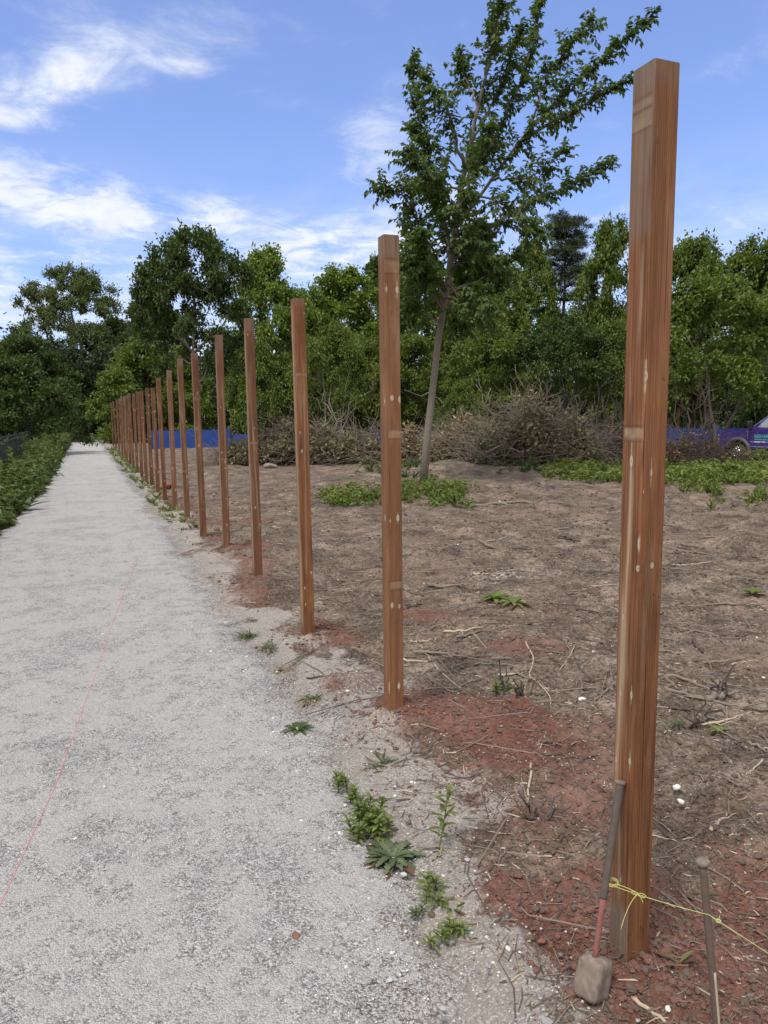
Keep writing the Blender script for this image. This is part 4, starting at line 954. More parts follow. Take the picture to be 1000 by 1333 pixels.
def lumps(name, pts, size, mat, seed, flatn=.7, sink=.25, path=False):
    r = np.random.default_rng(seed); n = len(pts); z = np.maximum(gz(pts[:, 0], pts[:, 1]), -.013) if path else gz(pts[:, 0], pts[:, 1])
    V = ICO[None]*(1+r.normal(size=(n, 12, 1))*.16)*(size[:, None, None])*np.stack([r.uniform(.8, 1.35, n), r.uniform(.8, 1.3, n), np.full(n, flatn)], -1)[:, None]
    a = r.uniform(0, 6.28, n); ca, sa = np.cos(a)[:, None], np.sin(a)[:, None]; V = np.stack([V[..., 0]*ca-V[..., 1]*sa, V[..., 0]*sa+V[..., 1]*ca, V[..., 2]], -1)
    V += np.concatenate([pts, (z+size*flatn*(1-2*sink))[:, None]], 1)[:, None]; F = (ICF[None]+np.arange(n)[:, None, None]*12).reshape(-1, 3)
    return tag(MB().add(V.reshape(-1, 3), F).build(name, mat, smooth=False), kind='stuff')
def samp(seed, n, cond, amin=-20, amax=62, dmax=12, dens=2.):
    r = np.random.default_rng(seed); out = []; c = 0
    while c < n:
        d = 1.3+(r.random(n)**dens)*dmax; a = np.radians(r.uniform(amin, amax, n)); x = d*np.sin(a); y = d*np.cos(a); ok = cond(x, y, r, *masks(x, y)); out.append(np.stack([x, y], -1)[ok]); c += ok.sum()
    return np.concatenate(out)[:n]
M_CLOD = simple('soil_clod', (.105, .076, .058), .95, var=.4, scale=60); M_RED = simple('red_clod', (.155, .074, .056), .95, var=.4, scale=60)
def stone_mat():
    m, t, out = newmat('limestone_chips'); rp = t.n('ShaderNodeNewGeometry').outputs['Random Per Island']
    principled(t, out, t.ramp(rp, ((0, (.12, .12, .125)), (.4, (.28, .28, .29)), (.75, (.46, .455, .44)), (1, (.68, .66, .62)))), .85); return m
M_STONE = stone_mat()
q = samp(311, 15000, lambda x, y, r, a, b, c, d: (a < .3)*(r.random(len(x)) > 1.2*b)*(x > .9), dens=2.4, dmax=16); dd = np.hypot(q[:, 0], q[:, 1])
lumps('soil_clods', q, np.random.default_rng(1).exponential(.0032, 15000).clip(0, .011)*(.8+.12*dd)+.002, M_CLOD, 312)
q = samp(313, 22000, lambda x, y, r, a, b, c, d: (r.random(len(x)) < c)*(a < .6)*(x > .9), amin=15, dens=2.2, dmax=9)
lumps('red_clods', q, np.clip(np.random.default_rng(2).exponential(.0017, 22000), 0, .012)+.0010, M_RED, 314)
r = np.random.default_rng(320); q = []
for (px_, py_), m in zip(zip(PX, PY), [700, 420, 300, 220, 160, 120, 90, 80, 60, 50]):
    a = r.uniform(0, 6.28, m); d = .06+np.abs(r.normal(size=m))*.15; q.append(np.stack([px_+.05+d*np.cos(a)*1.1, py_+d*np.sin(a)], -1))
q = np.concatenate(q); lumps('red_clods', q, np.clip(np.random.default_rng(5).exponential(.0033, len(q)), 0, .015)+.0015, M_RED, 321)
q = samp(315, 16000, lambda x, y, r, a, b, c, d: (r.random(len(x)) < np.maximum(a, .35*b)), dens=2.0, dmax=5)
lumps('loose_gravel', q, np.random.default_rng(3).exponential(.0016, 16000)+.0018, M_STONE, 316, .7, .3, True)
q = samp(317, 900, lambda x, y, r, a, b, c, d: (a < .3)*(x > 1.), dens=1.6, dmax=14)
lumps('pale_stones', q, np.random.default_rng(4).exponential(.0024, 900)+.002, M_STONE, 318)

def boulder(u, v, s, label, mat, seed, flatn=.6, name='stone', group=None):
    import bmesh
    r = np.random.default_rng(seed); bm = bmesh.new(); bmesh.ops.create_icosphere(bm, subdivisions=3, radius=1.)
    P = np.array([w.co[:] for w in bm.verts]); cut = nrm(r.normal(size=(9, 3)))
    for c in cut:
        h = r.uniform(.55, .85); dp = P @ c; P -= np.maximum(dp-h, 0)[:, None]*c*.9
    P += r.normal(size=P.shape)*.012
    F = np.array([[w.index for w in f.verts] for f in bm.faces]); bm.free()
    p = g(u, v); p[2] = pz(p[0], p[1]); P = P*[s*1.2, s*.9, s*flatn] @ rotz(r.uniform(0, 6)).T
    tag(MB().add(P, F).build(name, mat, loc=(p[0], p[1], p[2]+s*flatn*.45)), label, 'stone', group)
M_ROCK = simple('grey_rock', (.22, .195, .175), .9, var=.3, scale=8); M_BRICK = simple('brown_stone', (.20, .085, .06), .9, var=.3, scale=40); M_WHITE = simple('white_stone', (.68, .66, .62), .9, var=.1, scale=40)
boulder(385, 1234, .016, 'small reddish brown stone alone on the grey gravel', M_BRICK, 401)
boulder(705, 1233, .012, 'small reddish stone left of the sledgehammer head', M_BRICK, 402)
boulder(880, 1040, .018, 'white stone in the soil right of the nearest post', M_WHITE, 403)
boulder(886, 1057, .016, 'flat white stone below another white stone right of the nearest post', M_WHITE, 404)
boulder(336, 602, .38, 'pale flat boulder at the left end of the long brush heap', M_ROCK, 405, .4)
boulder(352, 607, .26, 'smaller pale boulder beside the flat one at the brush heap', M_ROCK, 406, .45)
boulder(758, 912, .02, 'pale chip of stone left of the nearest post', M_WHITE, 407)
boulder(218, 636, .22, 'pinkish block of stone behind the tenth post', M_BRICK, 408, .6)

# sticks lying on the cleared soil
STK = 0
def stick(uv, rad, mat, label, up=None, branch=0, seed=0, cat='stick'):
    r = np.random.default_rng(500+seed); P = []
    for k, q in enumerate(uv):
        p = g(*q[:2]); lift = q[2] if len(q) > 2 else 0.; p = p+[0, 0, rad*.8]
        if lift:
            d = ray(*q[:2]); p = np.array([0, 0, CAMH])+(p-[0, 0, CAMH])*1.; kk = (p[2]+lift-CAMH)/(d[2]) if d[2] else 1; p = d*kk+[0, 0, CAMH]
        P.append(p)
    P = np.array(P); n = max(8, 4*len(P)); s_ = np.linspace(0, 1, len(P)); f = np.linspace(0, 1, n); Q = np.stack([np.interp(f, s_, P[:, a]) for a in range(3)], -1)
    for _ in range(2): Q[1:-1] = (Q[:-2]+2*Q[1:-1]+Q[2:])/4
    Q += r.normal(size=Q.shape)*rad*.5; o = Q[0].copy(); mb = MB(); addtube(mb, Q-o, np.linspace(rad*1.15, rad*.55, n), 6)
    L = np.linalg.norm(Q[-1]-Q[0])
    for b in range(branch):
        k = r.integers(2, n-2); d = nrm(nrm(Q[-1]-Q[0])+r.normal(size=3)*[.8, .8, .25]); e = Q[k]+d*L*r.uniform(.15, .35); e[2] = max(e[2], float(gz(e[0], e[1]))+.003)
        addtube(mb, wander(Q[k], e, r, 5, .05)-o, np.linspace(rad*.55, rad*.2, 5), 4)
    tag(mb.build('stick', mat, loc=tuple(o)), label, cat, 'sticks lying on the cleared soil')
stick([(692, 994), (688, 1035), (680, 1082)], .006, TWIGP, 'straight pale stick standing out left of the nearest post, below the red mound', seed=1)
stick([(548, 840), (566, 868), (594, 893)], .0045, TWIGP, 'pale straight stick just right of the second post foot', seed=2)
stick([(598, 804), (618, 826), (634, 845)], .004, TWIGP, 'pale thin stick pointing down to the red mound', seed=3)
stick([(684, 836), (696, 858), (688, 882), (704, 890), (718, 912), (716, 940), (703, 976)], .0045, TWIGP, 'long crooked pale vine stem right of the red mound', branch=2, seed=4)
stick([(733, 826), (742, 850), (757, 884), (758, 905), (748, 916)], .005, TWIG, 'crossed twig bending down toward a pale chip left of the nearest post', branch=2, seed=5)
stick([(750, 838), (740, 858), (728, 874)], .004, TWIGP, 'short pale stick crossing the bent twig', seed=6)
stick([(793, 897), (770, 916), (738, 926)], .006, TWIG, 'dark curved stick running to the nearest post from the left', seed=7)
stick([(848, 876), (872, 888), (880, 898)], .012, TWIG, 'thick curved branch just right of the nearest post', seed=8)
stick([(852, 878), (890, 886), (920, 896), (936, 903)], .011, TWIG, 'long straight branch right of the nearest post', branch=3, seed=9)
stick([(847, 892), (890, 904), (930, 914), (972, 924), (1004, 928)], .010, TWIG, 'longest branch stretching to the right edge behind the nearest post', branch=3, seed=10)
stick([(920, 912), (940, 908), (956, 907)], .018, TWIG, 'thick broken branch stub lying across the longest branch', seed=11)
stick([(870, 922), (905, 925), (940, 926)], .008, TWIGD, 'dark stick under the broken stub', branch=2, seed=12)
stick([(882, 926), (878, 950), (860, 968)], .005, TWIGD, 'bent dark twig arching beside the faint green weed', branch=3, seed=13)
stick([(936, 958), (956, 954)], .008, TWIGD, 'short dark stick right of the small green weed', seed=14)
stick([(972, 965), (990, 974), (1004, 984)], .008, TWIG, 'stick at the right edge below the longest branch', branch=1, seed=15)
stick([(992, 990), (982, 1002), (972, 1010)], .005, TWIGP, 'pale crooked twig near the right edge', seed=16)
stick([(926, 1082), (936, 1070), (946, 1062)], .007, TWIGP, 'short pale root piece right of the nearest post above the red soil', branch=1, seed=17)
stick([(832, 1082), (858, 1090), (880, 1096)], .004, TWIGP, 'thin pale stick at the edge of the red soil right of the nearest post', seed=18)
stick([(940, 1010), (958, 1024), (975, 1030)], .006, TWIGD, 'dark twig in the soil near the right edge', branch=3, seed=19)
stick([(557, 762), (585, 766), (610, 762)], .016, TWIG, 'curved branch lying right of the second post at mid height', branch=1, seed=20)
stick([(620, 705), (640, 714), (655, 718)], .022, TWIG, 'short thick branch in the middle of the cleared soil', seed=21)
stick([(586, 724), (602, 716)], .018, TWIGD, 'short dark branch left of the short thick one', seed=22)
stick([(612, 750), (630, 744), (642, 741)], .012, TWIG, 'thin branch beside the pale ash patch', branch=1, seed=23)
stick([(612, 660), (660, 656), (700, 655), (735, 656)], .03, TWIG, 'long log-like branch across the soil below the brush', branch=2, seed=24)
stick([(655, 690), (700, 688), (742, 690)], .02, TWIG, 'long branch lying left of the nearest post', branch=2, seed=25)
stick([(855, 742), (880, 738)], .012, TWIGD, 'dark stick touching the nearest post on its right', seed=26)
stick([(930, 788), (970, 787), (1002, 788)], .010, TWIG, 'straight branch near the bright weed at the right edge', branch=1, seed=27)
stick([(903, 833), (908, 845), (914, 850)], .014, TWIGD, 'dark forked stub sticking out of the soil', branch=1, seed=28)
stick([(880, 835), (900, 822), (930, 826), (945, 840)], .008, TWIG, 'thin branch curving over the soil by the dark stub', seed=29)
stick([(575, 1002, .0), (600, 1015), (625, 1008)], .005, TWIGD, 'dark twig on the lower slope of the red mound', branch=3, seed=30)
stick([(400, 884), (430, 880), (460, 874)], .005, TWIGD, 'straight dark twig on the tan edge between the third and second posts', seed=31)
stick([(355, 890), (372, 893), (382, 897)], .004, TWIG, 'short brown twig on the gravel beside the brown tuft', seed=32)
stick([(322, 955), (332, 961), (342, 960)], .004, TWIGD, 'tiny dark curved twig alone on the gravel', seed=33)
stick([(79, 1042), (86, 1049)], .003, TWIGD, 'very small dark twig next to the pink line', seed=34)
stick([(822, 1300), (850, 1322), (880, 1345)], .006, TWIGP, 'pale stick on red soil right of the sledgehammer head', seed=35)
stick([(605, 1075), (640, 1085), (665, 1086)], .003, TWIGP, 'thin straw on the tan soil right of the tall weed', seed=36)
stick([(475, 985), (500, 1000), (530, 996)], .003, TWIG, 'thin twig lying by the half dead grass tuft', seed=37)
stick([(730, 700), (757, 706)], .02, TWIGD, 'dark root lump left of the nearest post', branch=3, seed=38)
r = np.random.default_rng(600)
for k in range(110):
    u = r.uniform(330, 1000); v = 640+r.random()**1.4*330
    if u < 480+0*v and v > 780 or (v > 900 and u < 640): continue
    a = r.normal()*.5; ln = r.uniform(14, 46)*(v-520)/200
    p = g(u, v)
    if masks(p[:1], p[1:2])[0][0] > .2: continue
    stick([(u, v), (u+ln*.5*math.cos(a), v+ln*.12*math.sin(a)+r.normal()), (u+ln*math.cos(a), v+ln*.35*math.sin(a))], r.uniform(.004, .009)*(1+p[1]*.04), [TWIG, TWIGD, TWIG, TWIGP][k % 4],
          'one of the many thin unremarkable dry sticks scattered over the brown cleared soil', branch=int(r.integers(0, 3)), seed=700+k)

# dark stubs of cut saplings
def stub(u, v, label, seed, hs=1.):
    r = np.random.default_rng(seed); p = g(u, v); mb = MB()
    for k in range(5):
        e = np.array([r.normal()*.06, r.normal()*.06, r.uniform(.08, .2)*hs]); addtube(mb, wander([r.normal()*.012, r.normal()*.012, -.03], e, r, 6, .08), np.linspace(.008, .003, 6), 5)
    tag(mb.build('sapling_stub', TWIGD, loc=tuple(p)), label, 'stump', 'cut sapling stubs')
stub(680, 910, 'dark cut sapling stub behind the red mound', 801); stub(655, 900, 'thin dark sapling stub left of another stub behind the red mound', 802)
stub(905, 945, 'dark sapling stub right of the nearest post', 803); stub(940, 905, 'dark bristly stub by the longest branch', 804); stub(700, 1060, 'bristly root stub left of the nearest post', 805, .45)

# ------------------------------------------------------------------ sledgehammer, stake, line
M_RUST = simple('rusty_steel', (.12, .088, .07), .85, .2, .4, 70); M_GRIP = simple('worn_grip', (.085, .068, .056), .85, 0, .5, 45)
M_REDP = simple('worn_red_paint', (.215, .080, .072), .9, 0, .6, 130); M_HEAD = simple('dusty_hammer_head', (.185, .145, .122), .92, 0, .6, 55)
M_LINE = simple('mason_line', (.55, .58, .20), .6, 0, .08, 60); M_PINK = simple('pink_line', (.66, .24, .26), .9, 0, .25, 30)
bx0, by0 = POSTS[0][:2]
def sledge():
    hb = g(772, 1292); hb[2] = pz(hb[0], hb[1])
    root = empty('sledgehammer', tuple(hb), 'dusty sledgehammer standing on its head, handle leaning on the nearest post', 'sledgehammer'); o = np.array(root.location)
    import bmesh
    bm = bmesh.new(); bmesh.ops.create_cube(bm, size=1.); bmesh.ops.subdivide_edges(bm, edges=bm.edges[:], cuts=11, use_grid_fill=True)
    P = np.array([w.co[:] for w in bm.verts]); F = np.array([[w.index for w in f.verts] for f in bm.faces]); bm.free()
    P = P*[.080, .072, .108]; rr = np.hypot(P[:, 0]/.040, P[:, 1]/.036); k = np.where(rr > 1.30, 1.30/np.maximum(rr, 1e-6), 1.); P[:, :2] *= k[:, None]
    ez = np.abs(P[:, 2])/.054; P[:, :2] *= (1-.14*sst(.75, 1., ez))[:, None]; hz = fbm(P[:, 0]*60+P[:, 2]*40, P[:, 1]*60-P[:, 2]*30, 4)-.5; P *= (1+hz*.28)[:, None]; P += np.random.default_rng(9).normal(size=P.shape)*.0009
    c, s = math.cos(.42), math.sin(.42); Rx = np.array([[c, 0, s], [0, 1, 0], [-s, 0, c]]); P = P @ (rotz(.4) @ Rx).T
    mb = MB(); mb.add(P+[0, 0, .048], F); mb.build('head', M_HEAD, root)
    d = ray(808, 1016); k = (bx0-PW/2-.016)/d[0]; top = d*k+[0, 0, CAMH]-o; bot = np.array([0, 0, .085])
    d2 = ray(772, 1262); q = d2*((hb @ FW-CAMH*FW[2])/(d2 @ FW)) if False else None
    ax = nrm(top-bot); L = np.linalg.norm(top-bot); at = lambda f: bot+(top-bot)*f
    mb = MB(); addtube(mb, [at(f) for f in np.linspace(0, .36, 6)], np.linspace(.0075, .0088, 6), 12); mb.build('painted_shaft', M_REDP, root)
    mb = MB(); fs = np.linspace(.355, .985, 64); rad = .0090+.0012*(np.arange(64) % 2)+.0024*fs; addtube(mb, [at(f) for f in fs], rad, 12); mb.build('grip', M_GRIP, root)
    mb = MB(); addtube(mb, [at(f) for f in (.978, .985, .997, 1.)], [.012, .0155, .0155, .013], 14); mb.build('end_cap', M_HEAD, root)
    return o+at(.50)
HMID = sledge()
def stake_obj(top, foot, label):
    root = empty('stake', tuple(foot), label, 'stake', 'steel stakes for the string line'); o = np.array(root.location); a = np.array(foot)-o; b = np.array(top)-o; r = np.random.default_rng(12)
    dr = nrm(b-a); a2 = a-dr*.3; P = a2+(b-a2)*np.linspace(0, 1, 24)[:, None]; mb = MB(); addtube(mb, P+r.normal(size=P.shape)*.0005, .0098, 10); mb.build('shaft', M_RUST, root)
    mb = MB(); addtube(mb, [b-dr*.012, b-dr*.006, b+dr*.003, b+dr*.007], [.0105, .0165, .0185, .013], 12); mb.build('mushroomed_head', M_HEAD, root)
    mb = MB(); side = nrm(np.cross(dr, FW)); P = a2+(b-a2)*np.linspace(.35, .62, 10)[:, None]-nrm(np.array([FW[0], FW[1], 0]))*.0085-side*.003; addtube(mb, P, .0035, 6); mb.build('bare_streak', TWIGP, root)
fs_ = g(934, 1345); top_ = onray(915, 1122, np.hypot(fs_[0], fs_[1])+.03)
stake_obj(top_, fs_, 'rusty steel stake with a mushroomed head, right of the nearest post')
def line_obj():
    sa = np.array(fs_)+(np.array(top_)-fs_)
    # where the line meets the stake
    best = min(np.linspace(0, 1, 200), key=lambda f: abs(proj(np.array(fs_)+(sa-fs_)*f)[1]-1187)); ps = np.array(fs_)+(sa-fs_)*best
    # where it meets the hammer handle
    hm = HMID; d = ray(797, 1149); hm = d*(((HMID-[0, 0, CAMH]) @ FW)/(d @ FW))+[0, 0, CAMH]
    root = empty('string_line', tuple(hm), 'yellow-green mason line tied from the sledgehammer handle to the steel stake', 'string'); o = np.array(root.location)
    vd = nrm(np.array([FW[0], FW[1], 0])); mb = MB()
    A = hm-vd*.016; B = ps-vd*.011
    addtube(mb, (A+(B-A)*np.linspace(0, 1, 20)[:, None]+np.array([0, 0, 1])*(-.004*np.sin(np.pi*np.linspace(0, 1, 20)))[:, None])-o, .0008, 6)
    A2 = A+[0.004, 0, .006]; C = A+(B-A)*.27
    addtube(mb, bez(A2, C, 10, .006)-o, .0008, 6)
    an = np.linspace(0, 2*np.pi, 24)
    for dz in (-.002, .002, .005): addtube(mb, np.stack([np.cos(an)*.0165, np.sin(an)*.0165, 0*an+dz], -1)+hm-o, .0008, 5)
    # beyond the stake, out of the picture to the next stake
    d = ray(1000, 1241); q = d*(((ps-[0, 0, CAMH]) @ FW)*.985/(d @ FW))+[0, 0, CAMH]; E = ps+(q-ps)*6.5
    E = B+(q-B)*5.0; ge = float(gz(E[0], E[1])); 
    addtube(mb, (B+(E-B)*np.linspace(0, 1, 30)[:, None])-o, .0008, 6)
    mb.build('line', M_LINE, root)
    kb = MB()
    # bow knot with its hanging tail
    th = np.linspace(0, 2*np.pi, 22); ux = nrm(B-A); kc = A+(B-A)*.26-vd*.004
    for sgn, sz in ((1, .013), (-1, .010)):
        lp = kc+np.outer(np.cos(th)-1, ux)*sgn*-sz*.9+np.outer(np.sin(th), [0, 0, 1.])*sz*.42; addtube(kb, lp-o, .0008, 5)
    dt = ray(808, 1211); tl = dt*(((kc-[0, 0, CAMH]) @ FW)/(dt @ FW))+[0, 0, CAMH]; addtube(kb, bez(kc, tl, 12, .028, -ux*.004)-o, .0009, 5)
    addtube(kb, bez(kc, kc+ux*.016-[0, 0, .022], 8, .01)-o, .0008, 5); kb.build('bow_knot', M_LINE, root)
    k2 = MB(); c2 = B+(q-B)*.16
    for sz in (.005, .007): addtube(k2, c2+np.outer(np.cos(th), ux)*sz+np.outer(np.sin(th), [0, 0, 1.])*sz*.7-o, .0009, 5)
    addtube(k2, bez(c2, c2+[.004, 0, .014], 5)-o, .0008, 5); k2.build('knot', M_LINE, root)
    stake_obj((E[0], E[1], E[2]+.06), (E[0], E[1], ge), 'second steel stake holding the far end of the yellow line')
line_obj()
# pink line on the path
def pinkline():
    pts = [(0, 1177), (40, 1090), (75, 1015), (105, 930), (130, 860), (152, 795), (168, 755), (180, 725)]; P = []
    for u, v in pts: q = flat(u, v, -.0); P.append(q[:2])
    P = np.array(P); P = np.concatenate([[P[0]+(P[0]-P[1])*1.5], P]); s_ = np.linspace(0, 1, len(P)); f = np.linspace(0, 1, 500); Q = np.stack([np.interp(f, s_, P[:, 0]), np.interp(f, s_, P[:, 1])], -1)
    for _ in range(20): Q[1:-1] = (Q[:-2]+2*Q[1:-1]+Q[2:])/4
    ed = .6; z = -.05+.036+.012+(fbm(Q[:, 0]*1.3, Q[:, 1]*1.3, 3)-.5)*.014+(fbm(Q[:, 0]*9, Q[:, 1]*9, 3)-.5)*.006+.001
    mb = MB(); addtube(mb, np.concatenate([Q, z[:, None]], 1), .0017, 5); tag(mb.build('pink_string', M_PINK), 'thin pink string lying along the left half of the gravel path', 'string')
pinkline()

# ------------------------------------------------------------------ purple truck
def truck():
    M_PUR = simple('purple_paint', (.040, .020, .17), .22, .1, .06, 3, .8); M_PURL = simple('light_purple_stripe', (.23, .17, .55), .3, 0, .05, 5); M_TYRE = simple('tyre_rubber', (.016, .016, .017), .8, 0, .2, 30)
    M_CHR = simple('chrome', (.62, .63, .66), .2, 1., .05, 10); M_PLA = simple('grey_plastic', (.075, .075, .08), .6, 0, .15, 20); M_GLS = simple('window_glass', (.20, .26, .26), .05, 0, .3, 2.5, 1.); M_TEAL = simple('teal_lettering', (.07, .40, .38), .5, 0, .05, 8)
    M_LAMP = simple('lamp_glass', (.7, .7, .72), .1, 0, .05, 9, 1.); M_AMB = simple('amber_lens', (.62, .12, .02), .2, 0, .05, 9, 1.); M_BLK = simple('black_body', (.012, .012, .014), .4, 0, .1, 9); M_YEL = simple('yellow_tape', (.65, .55, .05), .5, 0, .05, 9); M_WH = simple('white_print', (.75, .8, .85), .5, 0, .05, 9)
    zb = -.45; d = ray(955, 598.5); p = d*((zb-CAMH)/d[2])+[0, 0, CAMH]; zb = float(gz(p[0], p[1]))
    root = empty('pickup_truck', (p[0]+.95, p[1]-.1, zb), 'purple work truck with teal door lettering, nose left, at the right edge', 'truck', rz=math.radians(96))
    def shell(prof, hw, name, mat, taper=None, parent=root, bev=.03):
        """side outline (x, z) given real width, edges rounded in"""
        P = np.array(prof, float); n = len(P); ws = [(-hw, .965), (-hw+bev, 1.), (hw-bev, 1.), (hw, .965)]; c = P.mean(0); V = []
        for y, sc in ws:
            q = c+(P-c)*sc if sc < 1 else P; yy = np.full(n, y)
            if taper is not None: yy = y*taper(P[:, 1])
            V.append(np.stack([q[:, 0], yy, q[:, 1]], -1))
        V = np.concatenate(V); i = np.arange(n); F = np.concatenate([np.stack([k*n+i, k*n+(i+1) % n, (k+1)*n+(i+1) % n, (k+1)*n+i], -1) for k in range(3)])
        mb = MB(); mb.add(V, F)
        import bmesh
        bm = bmesh.new(); vs = [bm.verts.new(v) for v in V]; [bm.faces.new([vs[k] for k in f]) for f in F]; bm.faces.new(vs[:n]); bm.faces.new(vs[3*n:][::-1])
        bmesh.ops.triangulate(bm, faces=bm.faces[:]); bmesh.ops.recalc_face_normals(bm, faces=bm.faces[:]); bm.verts.index_update()
        V = np.array([v.co[:] for v in bm.verts]); F = np.array([[v.index for v in f.verts] for f in bm.faces]); bm.free()
        return MB().add(V, F).build(name, mat, parent, smooth=False)
    an = np.linspace(np.pi, 0, 13); arch = lambda cx, rr: [(cx-rr*math.cos(a), .42+rr*math.sin(a)) for a in np.linspace(np.pi, 0, 13)][::-1]
    body = [(.98, .60), (1.0, 1.12), (.93, 1.24), (.4, 1.34), (-.50, 1.43), (-2.95, 1.43), (-2.95, .58)]+[(-.66, .55), (-.56, .55)]+[(x_, z_) for x_, z_ in [(.54*math.cos(a), .42+.54*math.sin(a)) for a in np.linspace(np.pi*.97, .03*np.pi, 14)]]+[(.60, .55)]
    shell(body, .98, 'body', M_PUR)
    cab = [(-.52, 1.42), (-1.28, 1.98), (-1.6, 2.04), (-2.7, 2.04), (-2.88, 1.42)]
    shell(cab, .90, 'cab', M_PUR, taper=lambda z: 1-.10*(z-1.42)/.6)
    # parts on both sides
    for s in (1, -1):
        Y = lambda y: s*y
        w = MB(); q = [(-.86, 1.47), (-1.32, 1.90), (-1.80, 1.94), (-1.80, 1.47)]; V = []
        for y in (.868, .885):
            for x_, z_ in q: V.append((x_, s*(y+.035-.10*(z_-1.42)/.6*.9+.005), z_))
        w.add(V, [[0, 1, 2, 3], [7, 6, 5, 4], [0, 4, 5, 1], [1, 5, 6, 2], [2, 6, 7, 3], [3, 7, 4, 0]]); w.build('side_window', M_GLS, root, smooth=False)
        w = MB(); V = [(a_-1.12, b_, c_) for a_, b_, c_ in V]; V = [(max(a_, -2.78), b_, c_) for a_, b_, c_ in V]; w.add(V, [[0, 1, 2, 3], [7, 6, 5, 4], [0, 4, 5, 1], [1, 5, 6, 2], [2, 6, 7, 3], [3, 7, 4, 0]]); w.build('side_window', M_GLS, root, smooth=False)
        dr = MB(); addbox(dr, 1.13, .02, .80, (-1.25, s*.982, 1.0), .008); dob = dr.build('door', M_PUR, root, smooth=False)
        dr = MB(); addbox(dr, 1.0, .02, .80, (-2.36, s*.982, 1.0), .008); dr.build('door', M_PUR, root, smooth=False)
        hd = MB(); addbox(hd, .20, .04, .055, (-1.66, s*1.005, 1.27), .012); hd.build('handle', M_BLK, dob, smooth=False)
        sg = MB(); addbox(sg, .03, .004, .004, (-1.0, s*.995, 1.0))
        st_ = MB(); addbox(st_, 2.30, .012, .045, (-1.78, s*.996, .86), .003); st_.build('stripe', M_PURL, root, smooth=False)
        st_ = MB(); addbox(st_, 2.30, .012, .03, (-1.78, s*.996, .66), .003); st_.build('stripe', M_PURL, root, smooth=False)
        # wheel-arch flare
        fl = MB(); a = np.linspace(.02*np.pi, .98*np.pi, 22)
        for k in range(21):
            qs = []
            for aa in (a[k], a[k+1]):
                for rr, yy in ((.50, .90), (.50, 1.05), (.60, 1.04), (.64, .97)): qs.append((rr*math.cos(aa)*1.02, s*yy, .42+rr*math.sin(aa)))
            fl.add(qs, [[0, 1, 5, 4], [1, 2, 6, 5], [2, 3, 7, 6]])
        fl.build('wheel_flare', M_PLA, root)
        vt = MB(); addbox(vt, .05, .02, .26, (-.47, s*.990, 1.18), .008); addbox(vt, .03, .02, .10, (-.50, s*.990, 1.0), .006, rot=None); vt.build('fender_vent', M_CHR, root, smooth=False)
        ms = MB(); addbox(ms, .14, .26, .30, (-.66, s*1.17, 1.60), .04); mo = ms.build('mirror', M_BLK, root); ar = MB(); addbox(ar, .06, .16, .05, (-.70, s*1.0, 1.50), .012); ar.build('arm', M_BLK, mo, smooth=False)
        hl = MB(); addbox(hl, .14, .24, .22, (.95, s*.84, 1.05), .03); ho = hl.build('headlight', M_LAMP, root); am = MB(); addbox(am, .12, .05, .10, (.95, s*.955, .93), .02); am.build('indicator', M_AMB, root)
        rb = MB(); addbox(rb, 2.1, .2, .05, (-1.75, s*.93, .46), .015); rb.build('running_board', M_BLK, root, smooth=False)
        for wx in (0, -3.9):
            wh = empty('wheel', (wx, s*.86, .42), None, None); wh.parent = root
            ty = MB(); th = np.linspace(0, 2*np.pi, 41)[:-1]; pf = [(.24, -.11), (.36, -.125), (.405, -.11), (.42, -.08), (.42, .08), (.405, .11), (.36, .125), (.24, .11)]
            V = np.array([[(rr*math.cos(b), yy, rr*math.sin(b)) for b in th] for rr, yy in pf]); n = 40; i = np.arange(n); F = np.concatenate([np.stack([k*n+i, k*n+(i+1) % n, ((k+1) % 8)*n+(i+1) % n, ((k+1) % 8)*n+i], -1) for k in range(8)])
            ty.add(V.reshape(-1, 3), F); ty.build('tyre', M_TYRE, wh)
            rm = MB(); pf = [(.245, .10), (.22, .06), (.10, .10), (.09, .14), (.001, .15)]; V = np.array([[(rr*math.cos(b), s*yy, rr*math.sin(b)) for b in th] for rr, yy in pf]); F = np.concatenate([np.stack([k*n+i, k*n+(i+1) % n, (k+1)*n+(i+1) % n, (k+1)*n+i], -1) for k in range(4)])
            rm.add(V.reshape(-1, 3), F)
            for k in range(8): addtube(rm, [(.16*math.cos(k*.785), s*.075, .16*math.sin(k*.785)), (.16*math.cos(k*.785), s*.10, .16*math.sin(k*.785))], .035, 8)
            rm.build('rim', M_CHR, wh)
    # lettering on the near door: one name in teal, a line under it too small to read
    def words(txt, size, x, z, mat, name, ext=1.):
        cu = bpy.data.curves.new('t', 'FONT'); cu.body = txt; cu.size = size; cu.align_x = 'LEFT'; cu.extrude = .002; cu.offset = .0025
        ob = bpy.data.objects.new('t', cu); COL.objects.link(ob); bpy.context.view_layer.update()
        me = bpy.data.meshes.new_from_object(ob.evaluated_get(bpy.context.evaluated_depsgraph_get())); bpy.data.objects.remove(ob)
        o = bpy.data.objects.new(name, me); COL.objects.link(o); o.parent = root; me.materials.clear(); me.materials.append(mat)
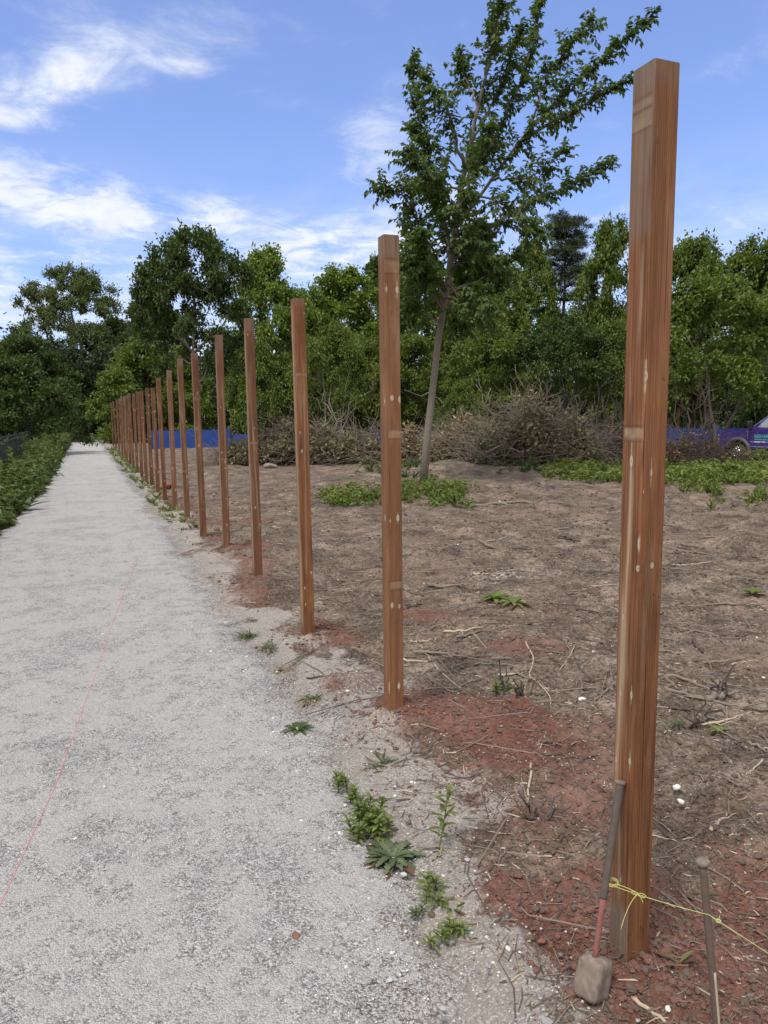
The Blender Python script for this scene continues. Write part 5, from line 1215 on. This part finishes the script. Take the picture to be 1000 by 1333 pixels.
        # read from the left side: text runs from the nose towards the tail
        o.matrix_local = Matrix(((-ext, 0, 0, x), (0, 0, 1, .998), (0, 1, 0, z), (0, 0, 0, 1))); return o
    words('BESHARZ', .215, -.80, 1.02, M_TEAL, 'door_lettering', .86)
    sl = MB(); r = np.random.default_rng(4)
    for k in range(17): addbox(sl, .034, .006, .05*r.uniform(.6, 1), (-.83-k*.046, .997, .955))
    sl.build('door_small_print', M_TEAL, root, smooth=False)
    sl = MB()
    for k in range(10): addbox(sl, .04, .006, .032, (-.83-k*.05, 1.004, .86))
    sl.build('door_phone_line', M_WH, root, smooth=False)
    ws = MB(); V = [(-.56, -.80, 1.46), (-.56, .80, 1.46), (-1.24, .72, 1.95), (-1.24, -.72, 1.95)]; V = [(a+.035, b, c+.02) for a, b, c in V]+V; ws.add(V, [[0, 1, 2, 3], [7, 6, 5, 4], [0, 4, 5, 1], [1, 5, 6, 2], [2, 6, 7, 3], [3, 7, 4, 0]]); ws.build('windshield', M_GLS, root, smooth=False)
    gr_ = MB(); addbox(gr_, .06, 1.2, .34, (1.0, 0, 1.02), .03); [addbox(gr_, .05, 1.16, .03, (1.03, 0, .90+.08*k), .01) for k in range(4)]; gr_.build('grille', M_CHR, root, smooth=False)
    bp = MB(); addbox(bp, .22, 1.9, .24, (1.06, 0, .70), .05); bp.build('bumper', M_PLA, root, smooth=False)
    fr = MB(); addbox(fr, 5.4, .8, .2, (-2., 0, .52), .02); fr.build('chassis', M_BLK, root, smooth=False)
    bd = MB(); addbox(bd, 2.3, 2.0, 1.15, (-4.15, 0, 1.25), .03); addbox(bd, .10, 2.0, 1.5, (-2.99, 0, 1.35), .02)
    bo = bd.build('service_body', M_BLK, root, smooth=False)
    for z, mt, nm in ((1.45, M_WH, 'reflector'), (1.22, M_YEL, 'reflector'), (.98, M_AMB, 'marker_lamp')):
        lm = MB(); addbox(lm, .12, .04, .12, (-3.0, 1.01, z), .012); lm.build(nm, mt, bo, smooth=False)
truck()
